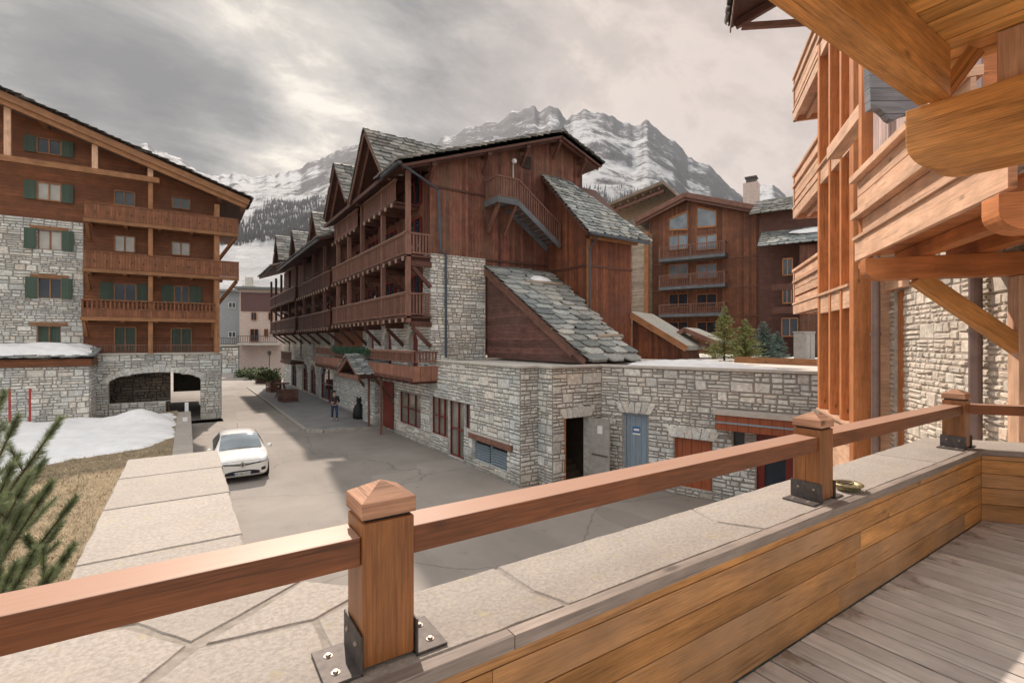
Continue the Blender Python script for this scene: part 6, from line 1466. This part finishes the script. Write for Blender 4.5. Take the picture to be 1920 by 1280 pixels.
def make_car(label, loc, rz, group=None):
    T = thing('parked_car', label, 'car', (0, 0, 0), group)
    m = MB(700); rg_ = [ring(s) for s in ST]; n = len(rg_[0])
    for i in range(len(rg_)-1):
        for k in range(n-1): m.face([rg_[i][k], rg_[i+1][k], rg_[i+1][k+1], rg_[i][k+1]])
        m.face([rg_[i][n-1], rg_[i+1][n-1], rg_[i+1][0], rg_[i][0]])
    m.face(rg_[0]); m.face(list(reversed(rg_[-1])))
    body = m.build('body', M['carpaint'], T, smooth=True, weld=True); sb_ = body.modifiers.new('sub', 'SUBSURF'); sb_.levels = sb_.render_levels = 2
    from mathutils.bvhtree import BVHTree
    bpy.context.view_layer.update(); dg = bpy.context.evaluated_depsgraph_get(); bv = BVHTree.FromObject(body, dg)
    def fy(x, z, off=.012):
        h = bv.ray_cast(V((x, -3, z)), V((0, 1, 0)))[0]; return V((x, (h.y if h is not None else .4)-off, z))
    def patch(name, mat, fn, nu, nv, parent=T, thick=0):
        q = MB(2); g_ = {(i, j): fn(i/nu, j/nv) for i in range(nu+1) for j in range(nv+1)}
        for i in range(nu):
            for j in range(nv): q.face([g_[i, j], g_[i+1, j], g_[i+1, j+1], g_[i, j+1]])
        return q.build(name, mat, parent, smooth=True, weld=True)
    def lerp(a, b, t): return a+(b-a)*t
    def ws(u, v):      # windscreen
        y = lerp(1.03, 1.84, v); zt = (1.025+(1.315-1.025)*v/.58 if v < .58 else 1.315+(1.425-1.315)*(v-.58)/.42)+.022; hw = lerp(.70, .60, v)-.015; x = (u-.5)*2*hw; return V((x, y-.035+abs(u-.5)**2*.10, zt-abs(u-.5)**2*.14))
    patch('windscreen', M['skyglass'], ws, 10, 6)
    for s in (-1, 1):
        def sw(u, v): y = lerp(1.55, 3.55, u); zt_ = 1.36-.16*max(0, u-.75)*4*.5; zb_ = .985; top_y = lerp(1.95, 3.35, u); yy = lerp(y-.25*(1-u), top_y, v); z = lerp(zb_, zt_, v); x = lerp(.852, .632, v); return V((s*x, yy, z))
        patch('side_window', M['glass'], sw, 6, 3)
    gr = patch('grille', M['black'], lambda u, v: fy((u-.5)*1.16, .60+.085*v*(1-.5*abs(u-.5)*2)+abs(u-.5)*.14), 24, 3)
    patch('chrome_strip', M['chrome'], lambda u, v: fy((u-.5)*1.14, .652+.014*v+abs(u-.5)*.12, .020), 24, 1, gr)
    ye = fy(0, .64).y; q = MB(); q.prism([(0, ye-.02, .545), (.095, ye-.02, .645), (0, ye-.01, .745), (-.095, ye-.02, .645)], (0, .04, 0)); q.build('emblem_backing', M['black'], gr)
    q = MB()
    for a, b in (((0, .57), (.06, .645)), ((.06, .645), (0, .72)), ((0, .72), (-.06, .645)), ((-.06, .645), (0, .57))): q.beam((a[0], ye-.03, a[1]), (b[0], ye-.03, b[1]), .02, .026, up=(0, 1, 0))
    q.build('emblem', M['chrome'], gr)
    patch('lower_intake', M['black'], lambda u, v: fy((u-.5)*1.06, .30+.15*v*(1-.4*(abs(u-.5)*2)**3)), 20, 3)
    patch('bumper_lip', M['chrome'], lambda u, v: fy((u-.5)*1.2, .262+.018*v+abs(u-.5)*.04, .02), 20, 1)
    patch('bonnet_seam', M['dark'], lambda u, v: fy((u-.5)*1.30, .765-abs(u-.5)*.03+.007*v, .006), 24, 1)
    for s in (-1, 1):
        hl = patch('headlight', M['lampglass'], lambda u, v: fy(s*lerp(.50, .775, u), lerp(lerp(.665, .72, u), lerp(.725, .84, u), v), .010), 10, 4); patch('headlight_rim', M['black'], lambda u, v: fy(s*lerp(.49, .785, u), lerp(.652, .705, u)+.018*v, .014), 10, 1, hl)
        patch('fog_lamp', M['black'], lambda u, v: fy(s*lerp(.58, .72, u), lerp(.38, .48, v)+u*.03), 4, 2)
        q = MB(); q.tube([(s*.85, 1.28, .96), (s*.93, 1.25, .99)], .02, 6); q.lathe(V((s*.975, 1.25, .935)), [(.001, 0), (.065, .01), (.085, .06), (.075, .12), (.001, .14)], 12); q.build('mirror', M['carpaint'], T, smooth=True)
        for y in (.78, 3.35):
            q = MB()
            for k in range(24): pass
            def wheel(q, prof):
                for a, b in zip(prof, prof[1:]):
                    for k in range(24):
                        t0, t1 = 2*math.pi*k/24, 2*math.pi*(k+1)/24
                        P = lambda r_, x_, t: V((s*x_, y+r_*math.cos(t), .305+r_*math.sin(t)))
                        q.face([P(a[0], a[1], t0), P(a[0], a[1], t1), P(b[0], b[1], t1), P(b[0], b[1], t0)])
            wheel(q, [(.20, .70), (.29, .70), (.305, .72), (.305, .86), (.29, .88), (.21, .885)]); w_ = q.build('wheel', M['tyre'], T, smooth=True)
            q = MB(); wheel(q, [(.21, .875), (.19, .86), (.06, .855), (.05, .88), (.001, .88)]); q.build('rim', M['rim'], w_)
    yp = fy(0, .34).y; q = MB(); q.box(-.27, .27, yp-.02, yp-.005, .285, .40); pl = q.build('number_plate', M['platew'], T, bevel=.003)
    q = MB(); q.box(-.27, -.235, yp-.022, yp-.0205, .287, .398); q.build('plate_strip', M['plateblue'], pl); q = MB(); q.box(.235, .27, yp-.022, yp-.0205, .287, .398); q.build('plate_strip', M['plateblue'], pl)
    text_mesh('EE-585-KW', .094, 'plate_text', M['black'], pl, Matrix.Translation((0, yp-.024, .343)) @ Matrix.Rotation(R(90), 4, 'X'))
    q = MB(); q.tube([(0, 3.2, 1.44), (0, 3.45, 1.60)], .006, 5); q.build('aerial', M['black'], T)
    q = MB()
    for s in (-1, 1): q.tube([(s*.35-.25, 1.03, 1.03), (s*.35+.2, 1.10, 1.07)], .008, 5)
    q.build('wiper', M['black'], T)
    T.location = loc; T.rotation_euler = (0, 0, rz); return T
car = make_car('white hatchback parked in the road beside the low garden wall', (1.62, 19.35, 0), R(-1.5))
# ------------------------------------------------------------------ person walking on the terrace pavement
def skin(name, joints, edges, mat, parent=None, sub=2):
    me = bpy.data.meshes.new(name); me.from_pydata([j[0] for j in joints], edges, []); o = bpy.data.objects.new(name, me); col.objects.link(o)
    o.modifiers.new('skin', 'SKIN'); sv = me.skin_vertices[0].data if me.skin_vertices else None
    if sv is None:
        bpy.context.view_layer.objects.active = o; bm = bmesh.new(); bm.from_mesh(me); bm.verts.layers.skin.verify(); bm.to_mesh(me); bm.free(); sv = me.skin_vertices[0].data
    for i, j in enumerate(joints):
        r_ = j[1]; sv[i].radius = r_ if isinstance(r_, tuple) else (r_, r_)
    sv[0].use_root = True
    s_ = o.modifiers.new('sub', 'SUBSURF'); s_.levels = s_.render_levels = sub
    me.materials.append(mat)
    if parent: o.parent = parent
    return o
M['skin'] = plain('skin', (.48, .29, .21), .55); M['jacket'] = plain('dark jacket', (.035, .02, .028), .8, nz=.4, nscale=15); M['jeans'] = plain('blue jeans', (.035, .055, .105), .85, nz=.3, nscale=20); M['hair'] = plain('dark hair', (.02, .014, .01), .7); M['shoe'] = plain('shoes', (.30, .29, .28), .7)
pp = onZ(627, 788, .15)
PE = thing('person', 'person in a dark jacket and blue jeans walking on the grey terrace pavement, looking down', 'person', (pp.x, pp.y, .152))
J_ = [((0, 0, .96), (.15, .10)), ((0, 0, 1.15), (.135, .095)), ((0, .01, 1.36), (.165, .10)), ((0, .0, 1.47), .06), ((0, -.02, 1.54), .052), ((0, -.045, 1.62), (.075, .088)), ((0, -.05, 1.70), (.068, .08)),
  ((.10, 0, .90), .10), ((.12, -.13, .52), .062), ((.12, -.05, .12), .045), ((.12, -.20, .035), .035),
  ((-.10, 0, .90), .10), ((-.11, .03, .52), .062), ((-.11, .20, .14), .045), ((-.11, .10, .04), .035),
  ((.19, 0, 1.41), .06), ((.26, .03, 1.13), .045), ((.16, -.20, 1.10), .034), ((.09, -.27, 1.12), (.03, .018)),
  ((-.19, 0, 1.41), .06), ((-.26, .03, 1.13), .045), ((-.16, -.20, 1.10), .034), ((-.09, -.27, 1.12), (.03, .018))]
E_ = [(0, 1), (1, 2), (2, 3), (3, 4), (4, 5), (5, 6), (0, 7), (7, 8), (8, 9), (9, 10), (0, 11), (11, 12), (12, 13), (13, 14), (2, 15), (15, 16), (16, 17), (17, 18), (2, 19), (19, 20), (20, 21), (21, 22)]
for s, hnd in ((1, 18), (-1, 22)):
    for k in range(5):
        b_ = len(J_); o_ = (-.030+.015*k) if k < 4 else .0
        J_ += [((s*(.075-.01*(k == 4)), -.30+(.02 if k == 4 else 0), 1.12+o_+(.035 if k == 4 else 0)), .009), ((s*(.045), -.33, 1.12+o_+(.035 if k == 4 else 0)), .008)]; E_ += [(hnd, b_), (b_, b_+1)]
skin('body', J_, E_, M['skin'], PE)
jk = [((0, 0, .86), (.175, .125)), ((0, 0, 1.12), (.155, .115)), ((0, .01, 1.36), (.19, .125)), ((0, 0, 1.47), .075), ((.20, 0, 1.41), .08), ((.27, .03, 1.12), .062), ((.175, -.17, 1.10), .047), ((-.20, 0, 1.41), .08), ((-.27, .03, 1.12), .062), ((-.175, -.17, 1.10), .047)]
skin('jacket', jk, [(0, 1), (1, 2), (2, 3), (2, 4), (4, 5), (5, 6), (2, 7), (7, 8), (8, 9)], M['jacket'], PE)
jn = [((0, 0, .94), (.155, .115)), ((.10, 0, .86), .105), ((.12, -.13, .52), .08), ((.12, -.05, .13), .068), ((-.10, 0, .86), .105), ((-.11, .03, .52), .08), ((-.11, .19, .15), .068)]
skin('jeans', jn, [(0, 1), (1, 2), (2, 3), (0, 4), (4, 5), (5, 6)], M['jeans'], PE)
hr = [((0, .0, 1.69), (.082, .085)), ((0, -.02, 1.745), (.07, .08)), ((0, .035, 1.60), (.07, .05)), ((0, .04, 1.52), (.05, .035))]
skin('hair', hr, [(0, 1), (0, 2), (2, 3)], M['hair'], PE)
for x, y in ((.12, -.12), (-.11, .16)):
    skin('shoe', [((x, y, .06), (.055, .05)), ((x, y-.11, .045), (.05, .035))], [(0, 1)], M['shoe'], PE)
m = MB(); c = V((0, -.128, 1.635)); m.tube([c+V((0, .02, .03)), c+V((0, -.006, .0)), c+V((0, .012, -.008))], [.008, .013, .01], 6); m.build('nose', M['skin'], None).parent = PE
m = MB(); m.box(-.05, .05, -.335, -.325, 1.07, 1.17); m.build('phone', M['black'], None).parent = PE
PE.rotation_euler = (0, 0, R(-8)); PE.scale = (1, 1, 1.0)

# black animal figure, bin, crates, trestle
p = onZ(673, 784, .15); FG = thing('garden_figure', 'black seated animal figure with two ears beside the entrance porch', 'statue', (p.x, p.y, .15))
m = MB(710); c = V((p.x, p.y, .152)); m.lathe(c, [(.001, 0), (.36, .0), (.38, .25), (.34, .55), (.25, .80), (.13, .92), (.12, .98), (.16, 1.06), (.165, 1.16), (.12, 1.25), (.001, 1.28)], 20, .5); m.build('figure', M['black'], FG, smooth=True)
for s in (-1, 1): m = MB(); m.lathe(c+V((s*.10*CS, -s*.10*SN, 1.22)), [(.05, 0), (.045, .08), (.001, .13)], 8); m.build('ear', M['black'], FG, smooth=True); m = MB(); m.tube([c+V((s*.14*CS, -.12-s*.14*SN, .75)), c+V((s*.13*CS-.1, -.26, .4)), c+V((s*.12*CS-.12, -.28, .02))], [.07, .06, .07], 8); m.build('foreleg', M['black'], FG, smooth=True)
m = MB(); m.tube([c+V((-.06, -.10, 1.12)), c+V((-.14, -.24, 1.08))], [.08, .05], 8); m.build('muzzle', M['black'], FG, smooth=True)
p = onZ(697, 797, 0); BN = thing('litter_bin', 'round dark blue black bin at the corner of the terrace below the porch', 'bin', (p.x, p.y, 0)); m = MB(711); m.lathe((p.x, p.y, .002), [(.001, 0), (.22, 0), (.24, .62), (.25, .64), (.25, .70), (.20, .72), (.20, .69), (.001, .68)], 18, .5); m.build('drum', plain('bin blue black', (.022, .022, .04), .5), BN); m = MB(712); m.tube([(p.x+.3, p.y+.1, 0), (p.x+.3, p.y+.1, 2.9)], .05, 8); m.build('pole', M['black'], BN)
def crate(loc, w, h, rz, label):
    T = thing('wooden_crate', label, 'crate', loc, 'crates beside the trestle table'); Rm = Matrix.Rotation(rz, 3, 'Z'); B = V(loc)
    q = MB(713)
    for s in (-1, 1):
        for k in range(4):
            z = h*(k+.5)/4
            for a in (0, 1):
                p0 = V((-w/2, s*w/2, z)) if a == 0 else V((s*w/2, -w/2, z)); p1 = V((w/2, s*w/2, z)) if a == 0 else V((s*w/2, w/2, z)); q.beam(B+Rm@p0, B+Rm@p1, .02, h*.17)
    for a in (-1, 1):
        for b in (-1, 1): q.beam(B+Rm@V((a*(w/2-.03), b*(w/2-.03), 0)), B+Rm@V((a*(w/2-.03), b*(w/2-.03), h)), .05, .05)
    q.build('slatted_sides', M['redlight'], T)
    q = MB(714); q.prism([B+Rm@V((a*(w/2-.02), b*(w/2-.02), h*.25)) for a, b in ((-1, -1), (1, -1), (1, 1), (-1, 1))], (0, 0, .02)); q.build('base', M['redtim'], T)
p = onZ(513, 734, .15); crate((p.x, p.y, .155), 1.0, .95, .3, 'far wooden crate left of the trestle table on the pavement')
p = onZ(540, 752, .15); crate((p.x, p.y, .155), 1.15, .95, .25, 'near dark slatted wooden crate right of the trestle table')
p = onZ(529, 744, .15); TT = thing('trestle_table', 'tall wooden table on splayed legs between the two crates', 'table', (p.x, p.y, .15)); c = V((p.x, p.y, .155))
m = MB(715); m.lathe(c+ZZ*1.12, [(.001, 0), (.62, 0), (.62, .06), (.001, .06)], 20); m.build('table_top', M['redlight'], TT)
for k in range(4): a = k*1.57+.4; m = MB(716+k); m.beam(c+V((.12*math.cos(a), .12*math.sin(a), 1.12)), c+V((.62*math.cos(a), .62*math.sin(a), 0)), .07, .07); m.build('leg', M['redlight'], TT)
# little posts on the garden wall, red marker poles in the snow
p = onZ(350, 771, .94); q_ = onZ(347, 790, .94)
m = MB(720); m.box(p.x-.09, p.x+.09, p.y-.09, p.y+.09, .945, 1.45); o = m.build('bollard', M['white'], bevel=.01); tag(o, 'white square post at the far end of the low garden wall', 'bollard')
m = MB(721); m.box(q_.x-.10, q_.x+.10, q_.y-.06, q_.y+.06, .945, 1.14); o = m.build('wall_light', M['white'], bevel=.01); tag(o, 'small white lamp box on the low garden wall near the snow', 'lamp')
M['redpole'] = plain('red plastic', (.42, .035, .03), .5)
for px, y0, y1, lb in ((18, 728, 792, 'left red marker pole in the snow by the annex wall'), (56, 728, 786, 'right red marker pole in the snow by the annex wall')):
    p = onZ(px, y1, 1.1); D = p.x*SN+p.y*CS; z1 = H+(640-y0)/FPX*D; T = thing('marker_pole', lb, 'pole', (p.x, p.y, .9), 'red marker poles in the snow'); m = MB(int(px)); m.tube([(p.x, p.y, .8), (p.x, p.y, z1)], .045, 8); m.build('pole', M['redpole'], T)
    

# ------------------------------------------------------------------ mountain air
hm = bpy.data.materials.new('haze'); hm.use_nodes = True; t_ = hm.node_tree; t_.nodes.remove(t_.nodes['Principled BSDF'])
pv = t_.nodes.new('ShaderNodeVolumePrincipled'); pv.inputs['Color'].default_value = (.80, .84, .92, 1); pv.inputs['Density'].default_value = .00007; pv.inputs['Anisotropy'].default_value = .2
t_.links.new(pv.outputs[0], t_.nodes['Material Output'].inputs['Volume'])
m = MB(); m.box(-2900, 3300, -300, 2900, -6, 1350); o = m.build('haze', hm, weld=True); o['kind'] = 'stuff'; o['label'] = 'thin pale mountain haze'
